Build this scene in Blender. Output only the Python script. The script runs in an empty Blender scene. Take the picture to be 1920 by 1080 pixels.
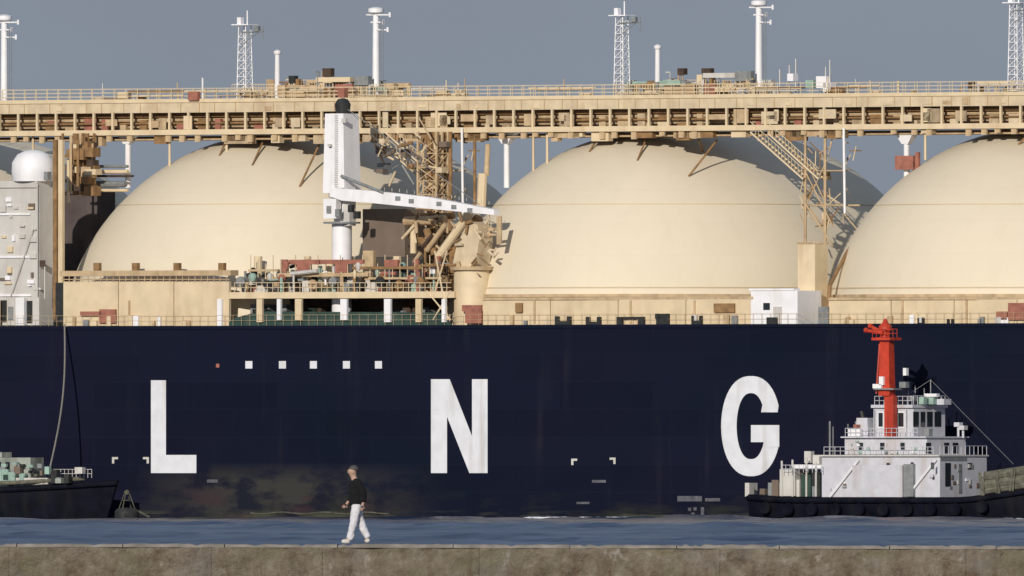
import bpy, bmesh, math, random
import numpy as np
from mathutils import Vector, Matrix
rnd = random.Random(7)
S = bpy.context.scene
COL = S.collection
R = math.radians

# ------------------------------------------------------------------ camera
FD = 3000.0            # metres from the camera to the ship
F = 60000.0            # focal length in pixels of a 1920 wide picture
EYE = 5.0
HOR = 875.0            # pixel row of the horizon
cam_d = bpy.data.cameras.new('camera')
cam = bpy.data.objects.new('camera', cam_d); COL.objects.link(cam)
cam_d.sensor_width = 36.0
cam_d.lens = 36.0 * F / 1920.0
cam_d.clip_start = 1.0
cam_d.clip_end = 60000.0
cam.location = (0, -FD, EYE)
cam.rotation_euler = (R(90) + math.atan((HOR - 540) / F), 0, 0)
S.camera = cam

# ------------------------------------------------------------------ light
SUN_AZ, SUN_EL = 197.0, 19.0      # compass style: 0 = +Y, 90 = +X
w = bpy.data.worlds.new('World'); S.world = w; w.use_nodes = True
nt = w.node_tree; nt.nodes.clear()
sky = nt.nodes.new('ShaderNodeTexSky'); sky.sky_type = 'NISHITA'
sky.sun_disc = False
sky.sun_elevation = R(SUN_EL); sky.sun_rotation = R(SUN_AZ)
sky.air_density = 1.0; sky.dust_density = 0.6; sky.ozone_density = 2.0
mixs = nt.nodes.new('ShaderNodeMix'); mixs.data_type = 'RGBA'; mixs.blend_type = 'MIX'
mixs.inputs[0].default_value = 0.88
mixs.inputs[7].default_value = (1.80, 2.28, 3.20, 1)       # thin grey overcast veil, same all round
bg = nt.nodes.new('ShaderNodeBackground'); bg.inputs[1].default_value = 0.10
wo = nt.nodes.new('ShaderNodeOutputWorld')
tcw = nt.nodes.new('ShaderNodeTexCoord'); mpw = nt.nodes.new('ShaderNodeMapping'); mpw.inputs['Scale'].default_value = (60, 60, 170)
nzw = nt.nodes.new('ShaderNodeTexNoise'); nzw.inputs['Scale'].default_value = 1.0; nzw.inputs['Detail'].default_value = 4
crw = nt.nodes.new('ShaderNodeValToRGB'); crw.color_ramp.elements[0].position = 0.3; crw.color_ramp.elements[1].position = 0.7
crw.color_ramp.elements[0].color = (1.72, 2.14, 2.98, 1); crw.color_ramp.elements[1].color = (1.90, 2.40, 3.38, 1)
nt.links.new(tcw.outputs['Generated'], mpw.inputs[0]); nt.links.new(mpw.outputs[0], nzw.inputs[0]); nt.links.new(nzw.outputs[0], crw.inputs[0]); nt.links.new(crw.outputs[0], mixs.inputs[7])
nt.links.new(sky.outputs[0], mixs.inputs[6]); nt.links.new(mixs.outputs[2], bg.inputs[0])
nt.links.new(bg.outputs[0], wo.inputs[0])
sl = bpy.data.lights.new('sun', 'SUN'); sl.energy = 3.4; sl.angle = R(0.5); sl.color = (1.0, 0.93, 0.84)
so = bpy.data.objects.new('sun', sl); COL.objects.link(so)
sd = Vector((math.sin(R(SUN_AZ)) * math.cos(R(SUN_EL)), math.cos(R(SUN_AZ)) * math.cos(R(SUN_EL)), math.sin(R(SUN_EL))))
so.rotation_euler = sd.to_track_quat('Z', 'Y').to_euler()
so.location = (-200, -200, 100)
S.view_settings.view_transform = 'Standard'; S.view_settings.look = 'None'
S.view_settings.exposure = 0.0; S.view_settings.gamma = 1.0
S.view_settings.use_curve_mapping = False

# ------------------------------------------------------------------ materials
def mat(name, col, rough=0.6, var=0.12, scale=0.6, bump=0.0, stain=None, stain_amt=0.0, stretch=(1, 1, 1), metal=0.0, spec=0.4):
    m = bpy.data.materials.new(name); m.use_nodes = True
    n = m.node_tree.nodes; l = m.node_tree.links
    b = n['Principled BSDF']; b.inputs['Roughness'].default_value = rough
    b.inputs['Metallic'].default_value = metal; b.inputs['Specular IOR Level'].default_value = spec
    tc = n.new('ShaderNodeTexCoord'); mp = n.new('ShaderNodeMapping'); mp.inputs['Scale'].default_value = stretch
    l.new(tc.outputs['Object'], mp.inputs[0])
    no = n.new('ShaderNodeTexNoise'); no.inputs['Scale'].default_value = scale; no.inputs['Detail'].default_value = 6
    l.new(mp.outputs[0], no.inputs[0])
    rp = n.new('ShaderNodeValToRGB'); rp.color_ramp.elements[0].position = 0.3; rp.color_ramp.elements[1].position = 0.7
    rp.color_ramp.elements[0].color = tuple(c * (1 - var) for c in col) + (1,)
    rp.color_ramp.elements[1].color = tuple(min(1, c * (1 + var)) for c in col) + (1,)
    l.new(no.outputs[0], rp.inputs[0]); out = rp.outputs[0]
    if stain:
        mp2 = n.new('ShaderNodeMapping'); mp2.inputs['Scale'].default_value = (0.55, 0.55, 0.06)
        l.new(tc.outputs['Object'], mp2.inputs[0])
        n2 = n.new('ShaderNodeTexNoise'); n2.inputs['Scale'].default_value = 1.4; n2.inputs['Detail'].default_value = 5
        l.new(mp2.outputs[0], n2.inputs[0])
        r2 = n.new('ShaderNodeMapRange'); r2.inputs[1].default_value = 0.52; r2.inputs[2].default_value = 0.75
        r2.inputs[3].default_value = 0; r2.inputs[4].default_value = stain_amt
        l.new(n2.outputs[0], r2.inputs[0])
        mx = n.new('ShaderNodeMix'); mx.data_type = 'RGBA'; mx.inputs[7].default_value = tuple(stain) + (1,)
        l.new(r2.outputs[0], mx.inputs[0]); l.new(out, mx.inputs[6]); out = mx.outputs[2]
    l.new(out, b.inputs['Base Color'])
    if bump:
        bp = n.new('ShaderNodeBump'); bp.inputs['Strength'].default_value = bump; bp.inputs['Distance'].default_value = 0.05
        l.new(no.outputs[0], bp.inputs['Height']); l.new(bp.outputs[0], b.inputs['Normal'])
    return m

M = {}
M['dome'] = mat('dome_cream_paint', (0.71, 0.62, 0.465), 0.6, 0.025, 0.10, 0.03, (0.56, 0.46, 0.31), 0.14)
def plate_tone(m, w_, h_, a, b_, mo):
    n = m.node_tree.nodes; l = m.node_tree.links; b = n['Principled BSDF']; src = b.inputs['Base Color'].links[0].from_socket
    tc = n.new('ShaderNodeTexCoord'); sx = n.new('ShaderNodeSeparateXYZ'); l.new(tc.outputs['Object'], sx.inputs[0])
    cb = n.new('ShaderNodeCombineXYZ'); l.new(sx.outputs[0], cb.inputs[0]); l.new(sx.outputs[2], cb.inputs[1])
    bk = n.new('ShaderNodeTexBrick'); l.new(cb.outputs[0], bk.inputs[0]); bk.inputs['Scale'].default_value = 1.0
    bk.inputs['Brick Width'].default_value = w_; bk.inputs['Row Height'].default_value = h_; bk.inputs['Mortar Size'].default_value = 0.04
    bk.inputs['Color1'].default_value = (a, a, a, 1); bk.inputs['Color2'].default_value = (b_, b_, b_, 1); bk.inputs['Mortar'].default_value = (mo, mo, mo, 1)
    mx = n.new('ShaderNodeMix'); mx.data_type = 'RGBA'; mx.blend_type = 'MULTIPLY'; mx.inputs[0].default_value = 1
    l.new(src, mx.inputs[6]); l.new(bk.outputs[0], mx.inputs[7]); l.new(mx.outputs[2], b.inputs['Base Color'])
plate_tone(M['dome'], 4.2, 3.1, 0.99, 1.008, 0.972)
M['seam'] = mat('seam_paint', (0.56, 0.46, 0.31), 0.6, 0.06)
M['cream'] = mat('cream_paint', (0.68, 0.55, 0.36), 0.6, 0.08, 0.8, 0.05, (0.42, 0.27, 0.14), 0.35)
M['paletan'] = mat('pale_tan_paint', (0.60, 0.49, 0.33), 0.7, 0.14, 0.9, 0.05, (0.40, 0.27, 0.15), 0.5)
M['tan'] = mat('tan_rusty_paint', (0.50, 0.37, 0.22), 0.7, 0.18, 1.2, 0.05, (0.25, 0.13, 0.06), 0.5)
M['brown'] = mat('rust_brown_paint', (0.26, 0.15, 0.065), 0.75, 0.3, 1.5)
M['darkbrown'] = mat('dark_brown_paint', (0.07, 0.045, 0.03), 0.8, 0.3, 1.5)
M['taupe'] = mat('taupe_canvas', (0.17, 0.13, 0.10), 0.85, 0.1, 0.7, 0.1)
M['gapshade'] = mat('painted_gap_shade', (0.085, 0.066, 0.064), 0.85, 0.25, 0.5, 0.1, (0.16, 0.12, 0.09), 0.5)  # shade of the far left gap put into the colour
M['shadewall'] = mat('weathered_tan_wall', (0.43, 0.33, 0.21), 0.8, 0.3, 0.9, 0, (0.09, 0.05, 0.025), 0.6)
M['white'] = mat('white_paint', (0.83, 0.82, 0.83), 0.5, 0.05, 0.9, 0.03, (0.55, 0.50, 0.42), 0.35)
M['letter'] = mat('letter_paint', (0.70, 0.71, 0.74), 0.6, 0.07, 0.8, 0, (0.45, 0.44, 0.40), 0.7)
M['greywhite'] = mat('grey_white_paint', (0.56, 0.54, 0.50), 0.6, 0.09, 0.5, 0.05, (0.38, 0.33, 0.28), 0.6)
M['tugwhite'] = mat('tug_paint', (0.56, 0.56, 0.60), 0.5, 0.08, 1.2, 0.03, (0.36, 0.27, 0.19), 0.55)
M['grey'] = mat('grey_steel', (0.22, 0.23, 0.23), 0.6, 0.2, 2.0)
M['palegreen'] = mat('pale_green_paint', (0.28, 0.40, 0.34), 0.6, 0.2, 1.5)
M['green'] = mat('deck_green', (0.030, 0.062, 0.050), 0.6, 0.25, 0.7, 0, (0.11, 0.12, 0.09), 0.5)
M['dark'] = mat('dark_machinery', (0.025, 0.027, 0.026), 0.6, 0.3, 2.0)
M['glass'] = mat('window_glass', (0.02, 0.025, 0.03), 0.12, 0.1, 1.0, spec=0.6)
M['red'] = mat('red_orange_paint', (0.52, 0.05, 0.022), 0.5, 0.2, 1.5, 0.05, (0.22, 0.03, 0.02), 0.8)
M['brick'] = mat('faded_red_paint', (0.33, 0.13, 0.09), 0.65, 0.25, 1.5)
M['olive'] = mat('rope_fender', (0.125, 0.12, 0.088), 0.9, 0.35, 2.2, 0.3)
M['boatpaint'] = mat('dull_green_white_paint', (0.30, 0.32, 0.28), 0.7, 0.25, 0.9, 0.05, (0.10, 0.13, 0.10), 0.8)
M['fadedmark'] = mat('faded_marking_paint', (0.10, 0.10, 0.115), 0.7, 0.4, 1.5)
M['wetrope'] = mat('wet_rope', (0.085, 0.085, 0.06), 0.9, 0.5, 1.2)
M['rope'] = mat('rope', (0.20, 0.19, 0.17), 0.9, 0.2, 3.0)
M['rubber'] = mat('black_rubber', (0.009, 0.009, 0.011), 0.85, 0.3, 2.0, spec=0.08)
M['tughull'] = mat('tug_hull_paint', (0.005, 0.006, 0.012), 0.6, 0.4, 0.8, 0.1, (0.020, 0.018, 0.018), 0.5, spec=0.08)
M['foam'] = mat('foam', (0.60, 0.64, 0.70), 0.9, 0.1, 3.0)
M['skin'] = mat('skin', (0.42, 0.27, 0.20), 0.6, 0.05)
M['hair'] = mat('grey_hair', (0.07, 0.065, 0.06), 0.8, 0.2, 20)
M['jacket'] = mat('black_jacket', (0.004, 0.0045, 0.005), 0.95, 0.2, 8)
M['trousers'] = mat('white_trousers', (0.62, 0.61, 0.64), 0.85, 0.06, 8)

# ship hull: navy paint, scuffs, and worn boot topping near the water
def hull_mat():
    m = bpy.data.materials.new('navy_hull_paint'); m.use_nodes = True
    n = m.node_tree.nodes; l = m.node_tree.links; b = n['Principled BSDF']
    b.inputs['Roughness'].default_value = 0.6; b.inputs['Specular IOR Level'].default_value = 0.06
    tc = n.new('ShaderNodeTexCoord'); sx = n.new('ShaderNodeSeparateXYZ'); l.new(tc.outputs['Object'], sx.inputs[0])
    def noise(sc, st, det=6, rough=0.6):
        mp = n.new('ShaderNodeMapping'); mp.inputs['Scale'].default_value = st; l.new(tc.outputs['Object'], mp.inputs[0])
        t = n.new('ShaderNodeTexNoise'); t.inputs['Scale'].default_value = sc; t.inputs['Detail'].default_value = det
        t.inputs['Roughness'].default_value = rough
        l.new(mp.outputs[0], t.inputs[0]); return t.outputs[0]
    def rng(v, a, b_, c, d):
        r = n.new('ShaderNodeMapRange'); r.inputs[1].default_value = a; r.inputs[2].default_value = b_
        r.inputs[3].default_value = c; r.inputs[4].default_value = d; l.new(v, r.inputs[0]); return r.outputs[0]
    def mul(a, b_):
        x = n.new('ShaderNodeMath'); x.operation = 'MULTIPLY'; x.use_clamp = True; l.new(a, x.inputs[0]); l.new(b_, x.inputs[1]); return x.outputs[0]
    def mix(f, a, c2):
        x = n.new('ShaderNodeMix'); x.data_type = 'RGBA'; l.new(f, x.inputs[0]); l.new(a, x.inputs[6]); x.inputs[7].default_value = c2 + (1,); return x.outputs[2]
    rp = n.new('ShaderNodeValToRGB'); rp.color_ramp.elements[0].position = 0.35; rp.color_ramp.elements[1].position = 0.65
    rp.color_ramp.elements[0].color = (0.0058, 0.0090, 0.0200, 1); rp.color_ramp.elements[1].color = (0.0082, 0.0092, 0.0235, 1)
    l.new(noise(0.05, (1, 1, 1.4), 3), rp.inputs[0]); out = rp.outputs[0]
    z = sx.outputs[2]
    # separate plates differ a little
    bk = n.new('ShaderNodeTexBrick'); bk.offset = 0.5; cb = n.new('ShaderNodeCombineXYZ'); l.new(sx.outputs[0], cb.inputs[0]); l.new(sx.outputs[2], cb.inputs[1]); l.new(cb.outputs[0], bk.inputs[0])
    bk.inputs['Scale'].default_value = 1.0; bk.inputs['Brick Width'].default_value = 11.0; bk.inputs['Row Height'].default_value = 2.6; bk.inputs['Mortar Size'].default_value = 0.045
    bk.inputs['Color1'].default_value = (0.90, 0.90, 0.90, 1); bk.inputs['Color2'].default_value = (1.10, 1.10, 1.10, 1); bk.inputs['Mortar'].default_value = (1.2, 1.2, 1.16, 1)
    mb_ = n.new('ShaderNodeMix'); mb_.data_type = 'RGBA'; mb_.blend_type = 'MULTIPLY'; mb_.inputs[0].default_value = 1; l.new(out, mb_.inputs[6]); l.new(bk.outputs[0], mb_.inputs[7]); out = mb_.outputs[2]
    # faint dirty runs down the plates
    out = mix(mul(rng(noise(1.0, (0.5, 0.5, 0.035)), 0.56, 0.78, 0, 0.45), rng(noise(0.09, (1, 1, 1)), 0.45, 0.6, 0, 1)), out, (0.030, 0.030, 0.036))
    # worn band near the waterline, brown grey and reddish patches
    low = rng(z, 3.6, 5.4, 1, 0)
    patch = mul(rng(sx.outputs[0], -46, -33, 0, 1), rng(sx.outputs[0], -24, -8, 1, 0))
    out = mix(mul(mul(low, patch), rng(noise(0.35, (0.6, 0.6, 1.5)), 0.42, 0.56, 0.15, 1.0)), out, (0.042, 0.041, 0.038))
    out = mix(mul(mul(rng(z, 2.0, 3.4, 1, 0), patch), rng(noise(0.3, (0.5, 0.5, 2)), 0.5, 0.62, 0, 0.8)), out, (0.050, 0.028, 0.032))
    out = mix(mul(rng(z, 1.0, 3.0, 1, 0), rng(noise(0.22, (0.6, 0.6, 2.5)), 0.5, 0.66, 0, 0.7)), out, (0.026, 0.028, 0.024))
    # weed line
    out = mix(mul(rng(z, 0.35, 0.95, 1, 0), rng(noise(0.5, (0.25, 0.25, 3)), 0.5, 0.6, 0, 0.8)), out, (0.070, 0.075, 0.048))
    # rust spots
    out = mix(rng(noise(0.8, (1, 1, 0.25), 8, 0.7), 0.70, 0.76, 0, 0.6), out, (0.075, 0.035, 0.02))
    l.new(out, b.inputs['Base Color'])
    bp = n.new('ShaderNodeBump'); bp.inputs['Strength'].default_value = 0.25; bp.inputs['Distance'].default_value = 0.06
    l.new(noise(0.35, (1, 1, 1), 4), bp.inputs['Height']); l.new(bp.outputs[0], b.inputs['Normal'])
    return m
M['hull'] = hull_mat()

def wall_mat():
    m = bpy.data.materials.new('weathered_concrete'); m.use_nodes = True
    n = m.node_tree.nodes; l = m.node_tree.links; b = n['Principled BSDF']; b.inputs['Roughness'].default_value = 0.92
    b.inputs['Specular IOR Level'].default_value = 0.2
    tc = n.new('ShaderNodeTexCoord'); sx = n.new('ShaderNodeSeparateXYZ'); l.new(tc.outputs['Object'], sx.inputs[0])
    def noise(sc, st, det=7, rough=0.65):
        mp = n.new('ShaderNodeMapping'); mp.inputs['Scale'].default_value = st; l.new(tc.outputs['Object'], mp.inputs[0])
        t = n.new('ShaderNodeTexNoise'); t.inputs['Scale'].default_value = sc; t.inputs['Detail'].default_value = det
        t.inputs['Roughness'].default_value = rough; l.new(mp.outputs[0], t.inputs[0]); return t.outputs[0]
    def rng(v, a, b_, c, d):
        r = n.new('ShaderNodeMapRange'); r.inputs[1].default_value = a; r.inputs[2].default_value = b_
        r.inputs[3].default_value = c; r.inputs[4].default_value = d; l.new(v, r.inputs[0]); return r.outputs[0]
    def mix(f, a, c2):
        x = n.new('ShaderNodeMix'); x.data_type = 'RGBA'; l.new(f, x.inputs[0]); l.new(a, x.inputs[6]); x.inputs[7].default_value = c2 + (1,); return x.outputs[2]
    def mul(a, b_):
        x = n.new('ShaderNodeMath'); x.operation = 'MULTIPLY'; x.use_clamp = True; l.new(a, x.inputs[0]); l.new(b_, x.inputs[1]); return x.outputs[0]
    rp = n.new('ShaderNodeValToRGB')
    rp.color_ramp.elements[0].position = 0.34; rp.color_ramp.elements[0].color = (0.090, 0.066, 0.044, 1)
    rp.color_ramp.elements[1].position = 0.68; rp.color_ramp.elements[1].color = (0.27, 0.235, 0.185, 1)
    e = rp.color_ramp.elements.new(0.5); e.color = (0.18, 0.15, 0.11, 1)
    l.new(noise(1.8, (1, 1, 1.1), 9, 0.75), rp.inputs[0]); out = rp.outputs[0]
    out = mix(rng(noise(0.45, (1, 1, 2)), 0.48, 0.66, 0, 0.75), out, (0.150, 0.138, 0.080))       # olive algae
    out = mix(mul(rng(noise(2.6, (1, 1, 0.12)), 0.5, 0.68, 0, 0.75), rng(sx.outputs[2], -0.75, -0.2, 1, 0.15)), out, (0.090, 0.048, 0.026))  # brown runs
    out = mix(rng(noise(2.4, (1, 1, .8)), 0.60, 0.68, 0, 0.75), out, (0.33, 0.30, 0.26))   # bleached patches
    out = mix(rng(noise(0.35, (1, 1, 1)), 0.55, 0.68, 0, 0.5), out, (0.17, 0.16, 0.16))
    l.new(out, b.inputs['Base Color'])
    bp = n.new('ShaderNodeBump'); bp.inputs['Strength'].default_value = 0.9; bp.inputs['Distance'].default_value = 0.08
    l.new(noise(9, (1, 1, 1)), bp.inputs['Height']); l.new(bp.outputs[0], b.inputs['Normal'])
    return m
M['concrete'] = wall_mat()
M['cap'] = mat('pale_worn_concrete', (0.225, 0.205, 0.18), 0.9, 0.35, 1.9, 0.3, (0.13, 0.115, 0.09), 0.8)

def sea_mat():
    m = bpy.data.materials.new('sea_water'); m.use_nodes = True
    n = m.node_tree.nodes; l = m.node_tree.links; b = n['Principled BSDF']
    b.inputs['Roughness'].default_value = 0.28; b.inputs['IOR'].default_value = 1.33
    b.inputs['Specular IOR Level'].default_value = 0.5
    tc = n.new('ShaderNodeTexCoord')
    mp = n.new('ShaderNodeMapping'); mp.inputs['Scale'].default_value = (0.09, 0.035, 1); l.new(tc.outputs['Object'], mp.inputs[0])
    t = n.new('ShaderNodeTexNoise'); t.inputs['Scale'].default_value = 1; t.inputs['Detail'].default_value = 5; l.new(mp.outputs[0], t.inputs[0])
    rp = n.new('ShaderNodeValToRGB'); rp.color_ramp.elements[0].position = 0.35; rp.color_ramp.elements[1].position = 0.68
    rp.color_ramp.elements[0].color = (0.008, 0.024, 0.066, 1); rp.color_ramp.elements[1].color = (0.062, 0.086, 0.140, 1)
    l.new(t.outputs[0], rp.inputs[0]); l.new(rp.outputs[0], b.inputs['Base Color'])
    t2 = n.new('ShaderNodeTexNoise'); t2.inputs['Scale'].default_value = 2.2; t2.inputs['Detail'].default_value = 3; l.new(tc.outputs['Object'], t2.inputs[0])
    bp = n.new('ShaderNodeBump'); bp.inputs['Strength'].default_value = 0.5; bp.inputs['Distance'].default_value = 0.08
    l.new(t2.outputs[0], bp.inputs['Height']); l.new(bp.outputs[0], b.inputs['Normal'])
    return m
M['sea'] = sea_mat()

# ------------------------------------------------------------------ mesh helpers
class MB:
    def __init__(s): s.v = []; s.f = []
    def add(s, vs, fs):
        o = len(s.v); s.v += [tuple(v) for v in vs]; s.f += [tuple(i + o for i in f) for f in fs]; return s
    def box(s, x0, x1, y0, y1, z0, z1):
        vs = [(x, y, z) for z in (z0, z1) for y in (y0, y1) for x in (x0, x1)]
        return s.add(vs, [(0, 2, 3, 1), (4, 5, 7, 6), (0, 1, 5, 4), (2, 6, 7, 3), (0, 4, 6, 2), (1, 3, 7, 5)])
    def taper(s, cx, cy, z0, z1, a0, b0, a1, b1):
        vs = [(cx + sx * a, cy + sy * b, z) for (z, a, b) in ((z0, a0, b0), (z1, a1, b1)) for (sx, sy) in ((-1, -1), (1, -1), (1, 1), (-1, 1))]
        return s.add(vs, [(3, 2, 1, 0), (4, 5, 6, 7), (0, 1, 5, 4), (1, 2, 6, 5), (2, 3, 7, 6), (3, 0, 4, 7)])
    def tube(s, p, q, r, r2=None, n=8):
        p = Vector(p); q = Vector(q); r2 = r if r2 is None else r2
        d = (q - p)
        if d.length < 1e-6: return s
        d.normalize(); a = d.orthogonal().normalized(); b = d.cross(a)
        vs = []
        for (c, rr) in ((p, r), (q, r2)):
            for i in range(n):
                t = 2 * math.pi * i / n; vs.append(c + (a * math.cos(t) + b * math.sin(t)) * rr)
        fs = [(i, (i + 1) % n, n + (i + 1) % n, n + i) for i in range(n)]
        fs += [tuple(range(n - 1, -1, -1)), tuple(range(n, 2 * n))]
        return s.add(vs, fs)
    def path(s, pts, r, n=6):
        for a, b in zip(pts, pts[1:]): s.tube(a, b, r, n=n)
        return s
    def lathe(s, c, prof, n=20, axis='z'):
        vs = []; c = Vector(c)
        for (r, h) in prof:
            for i in range(n):
                t = 2 * math.pi * i / n
                p = (r * math.cos(t), r * math.sin(t), h)
                if axis == 'y': p = (p[0], h, p[1])
                if axis == 'x': p = (h, p[0], p[1])
                vs.append(c + Vector(p))
        fs = []
        for k in range(len(prof) - 1):
            for i in range(n):
                fs.append((k * n + i, k * n + (i + 1) % n, (k + 1) * n + (i + 1) % n, (k + 1) * n + i))
        fs += [tuple(range(n - 1, -1, -1)), tuple(range((len(prof) - 1) * n, len(prof) * n))]
        return s.add(vs, fs)
    def prism(s, pts, off):           # polygon of 3D points pushed along the vector off
        n = len(pts); off = Vector(off)
        vs = [Vector(p) for p in pts] + [Vector(p) + off for p in pts]
        fs = [tuple(range(n)), tuple(range(2 * n - 1, n - 1, -1))] + [(i, n + i, n + (i + 1) % n, (i + 1) % n) for i in range(n)]
        return s.add(vs, fs)
    def mesh(s, name, m):
        me = bpy.data.meshes.new(name); me.from_pydata(s.v, [], s.f); me.update()
        bm = bmesh.new(); bm.from_mesh(me); bmesh.ops.recalc_face_normals(bm, faces=bm.faces); bm.to_mesh(me); bm.free()
        me.materials.append(M[m]); me.shade_smooth(); me.set_sharp_from_angle(angle=R(35))
        return me
    def build(s, name, m, parent=None, kind=None, label=None):
        o = bpy.data.objects.new(name, s.mesh(name, m)); COL.objects.link(o)
        if parent: o.parent = parent
        if kind: o['kind'] = kind
        if label: o['label'] = label
        return o

def inst(me, name, parent, loc=(0, 0, 0)):
    o = bpy.data.objects.new(name, me); COL.objects.link(o); o.parent = parent; o.location = loc; return o

def thing(name, label, cat, loc, yaw=0, group=None):
    o = bpy.data.objects.new(name, None); COL.objects.link(o); o.empty_display_size = 1
    o.location = loc; o.rotation_euler = (0, 0, yaw); o['label'] = label; o['category'] = cat
    if group: o['group'] = group
    return o

# a vessel's own axes: t along it (to the right and nearer), w athwart (away), z up; measured from the photograph
class Frame:
    def __init__(s, px, depth, c=0.8):
        s.c = c; s.s = math.sqrt(1 - c * c); s.ox = (px - 960) * depth / F; s.oy = depth - FD
        s.yaw = -math.asin(s.s)
    def dep(s, t, w): return s.oy + FD - s.s * t + s.c * w
    def T(s, px, w):
        k = (px - 960) / F
        return (k * (s.oy + FD + s.c * w) - s.ox - s.s * w) / (s.c + k * s.s)
    def W(s, px, t):
        k = (px - 960) / F
        return (k * (s.oy + FD - s.s * t) - s.ox - s.c * t) / (s.s - k * s.c)
    def Z(s, py, t, w): return EYE + (HOR - py) * s.dep(t, w) / F
    def P(s, px, py, w):
        t = s.T(px, w); return Vector((t, w, s.Z(py, t, w)))
    def box(s, mb, x0, x1, y0, y1, w0, w1):     # x1 is where the far end of the right hand side ends
        t0, t1 = s.T(x0, w0), s.T(x1, w1); z0, z1 = s.Z(y1, t0, w0), s.Z(y0, t0, w0)
        return mb.box(t0, t1, w0, w1, z0, z1)
    def fbox(s, mb, x0, x1, y0, y1, w0, w1):    # x1 is the right edge of the front face only
        t0, t1 = s.T(x0, w0), s.T(x1, w0); z0, z1 = s.Z(y1, t0, w0), s.Z(y0, t0, w0)
        return mb.box(t0, t1, w0, w1, z0, z1)
    def pole(s, mb, xa, ya, wa, xb, yb, wb, r, r2=None, n=6): return mb.tube(s.P(xa, ya, wa), s.P(xb, yb, wb), r, r2, n)

# ------------------------------------------------------------------ sea
def build_sea():
    def axis(lo, hi, step, far, g=1.25):
        a = list(np.arange(lo, hi + 1e-6, step)); s = step; x = hi
        while x < far: s *= g; x += s; a.append(x)
        s = step; x = lo
        while x > -far: s *= g; x -= s; a.insert(0, x)
        return np.array(a)
    xs = axis(-58, 58, 0.8, 25000); ys = axis(-1130, 10, 1.1, 25000)
    X, Y = np.meshgrid(xs, ys)
    Z = np.zeros_like(X)
    rs = np.random.RandomState(3)
    for i in range(38):
        L = 2.6 * (1.12 ** (i % 22)) * rs.uniform(0.9, 1.1); a = rs.normal(0.35, 0.55); k = 2 * math.pi / L
        A = 0.0085 * L ** 0.75
        Z += A * np.sin(k * (X * math.sin(a) + Y * math.cos(a)) + rs.uniform(0, 6.28))
    mod = 0.75 + 0.35 * np.sin(X * 0.05 + Y * 0.013 + 1) + 0.25 * np.sin(X * 0.021 - Y * 0.029)
    fade = np.clip((60 - np.abs(X)) / 4 * 0 + 1, 0, 1)
    fade = np.where(np.abs(X) > 59, 0, fade); fade = np.where((Y > 12) | (Y < -1133), 0, fade)
    Z = Z * mod * fade * 0.78
    ny, nx = X.shape
    co = np.stack([X, Y, Z], -1).reshape(-1, 3).astype(np.float32)
    idx = np.arange(nx * ny).reshape(ny, nx)
    q = np.stack([idx[:-1, :-1], idx[:-1, 1:], idx[1:, 1:], idx[1:, :-1]], -1).reshape(-1, 4)
    me = bpy.data.meshes.new('sea'); me.vertices.add(len(co)); me.vertices.foreach_set('co', co.ravel())
    me.loops.add(q.size); me.loops.foreach_set('vertex_index', q.ravel().astype(np.int32))
    me.polygons.add(len(q)); me.polygons.foreach_set('loop_start', np.arange(0, q.size, 4, dtype=np.int32))
    me.polygons.foreach_set('loop_total', np.full(len(q), 4, dtype=np.int32))
    me.update(calc_edges=True); me.validate(); me.shade_smooth(); me.materials.append(M['sea'])
    o = bpy.data.objects.new('sea', me); COL.objects.link(o); o['kind'] = 'structure'
build_sea()

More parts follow.
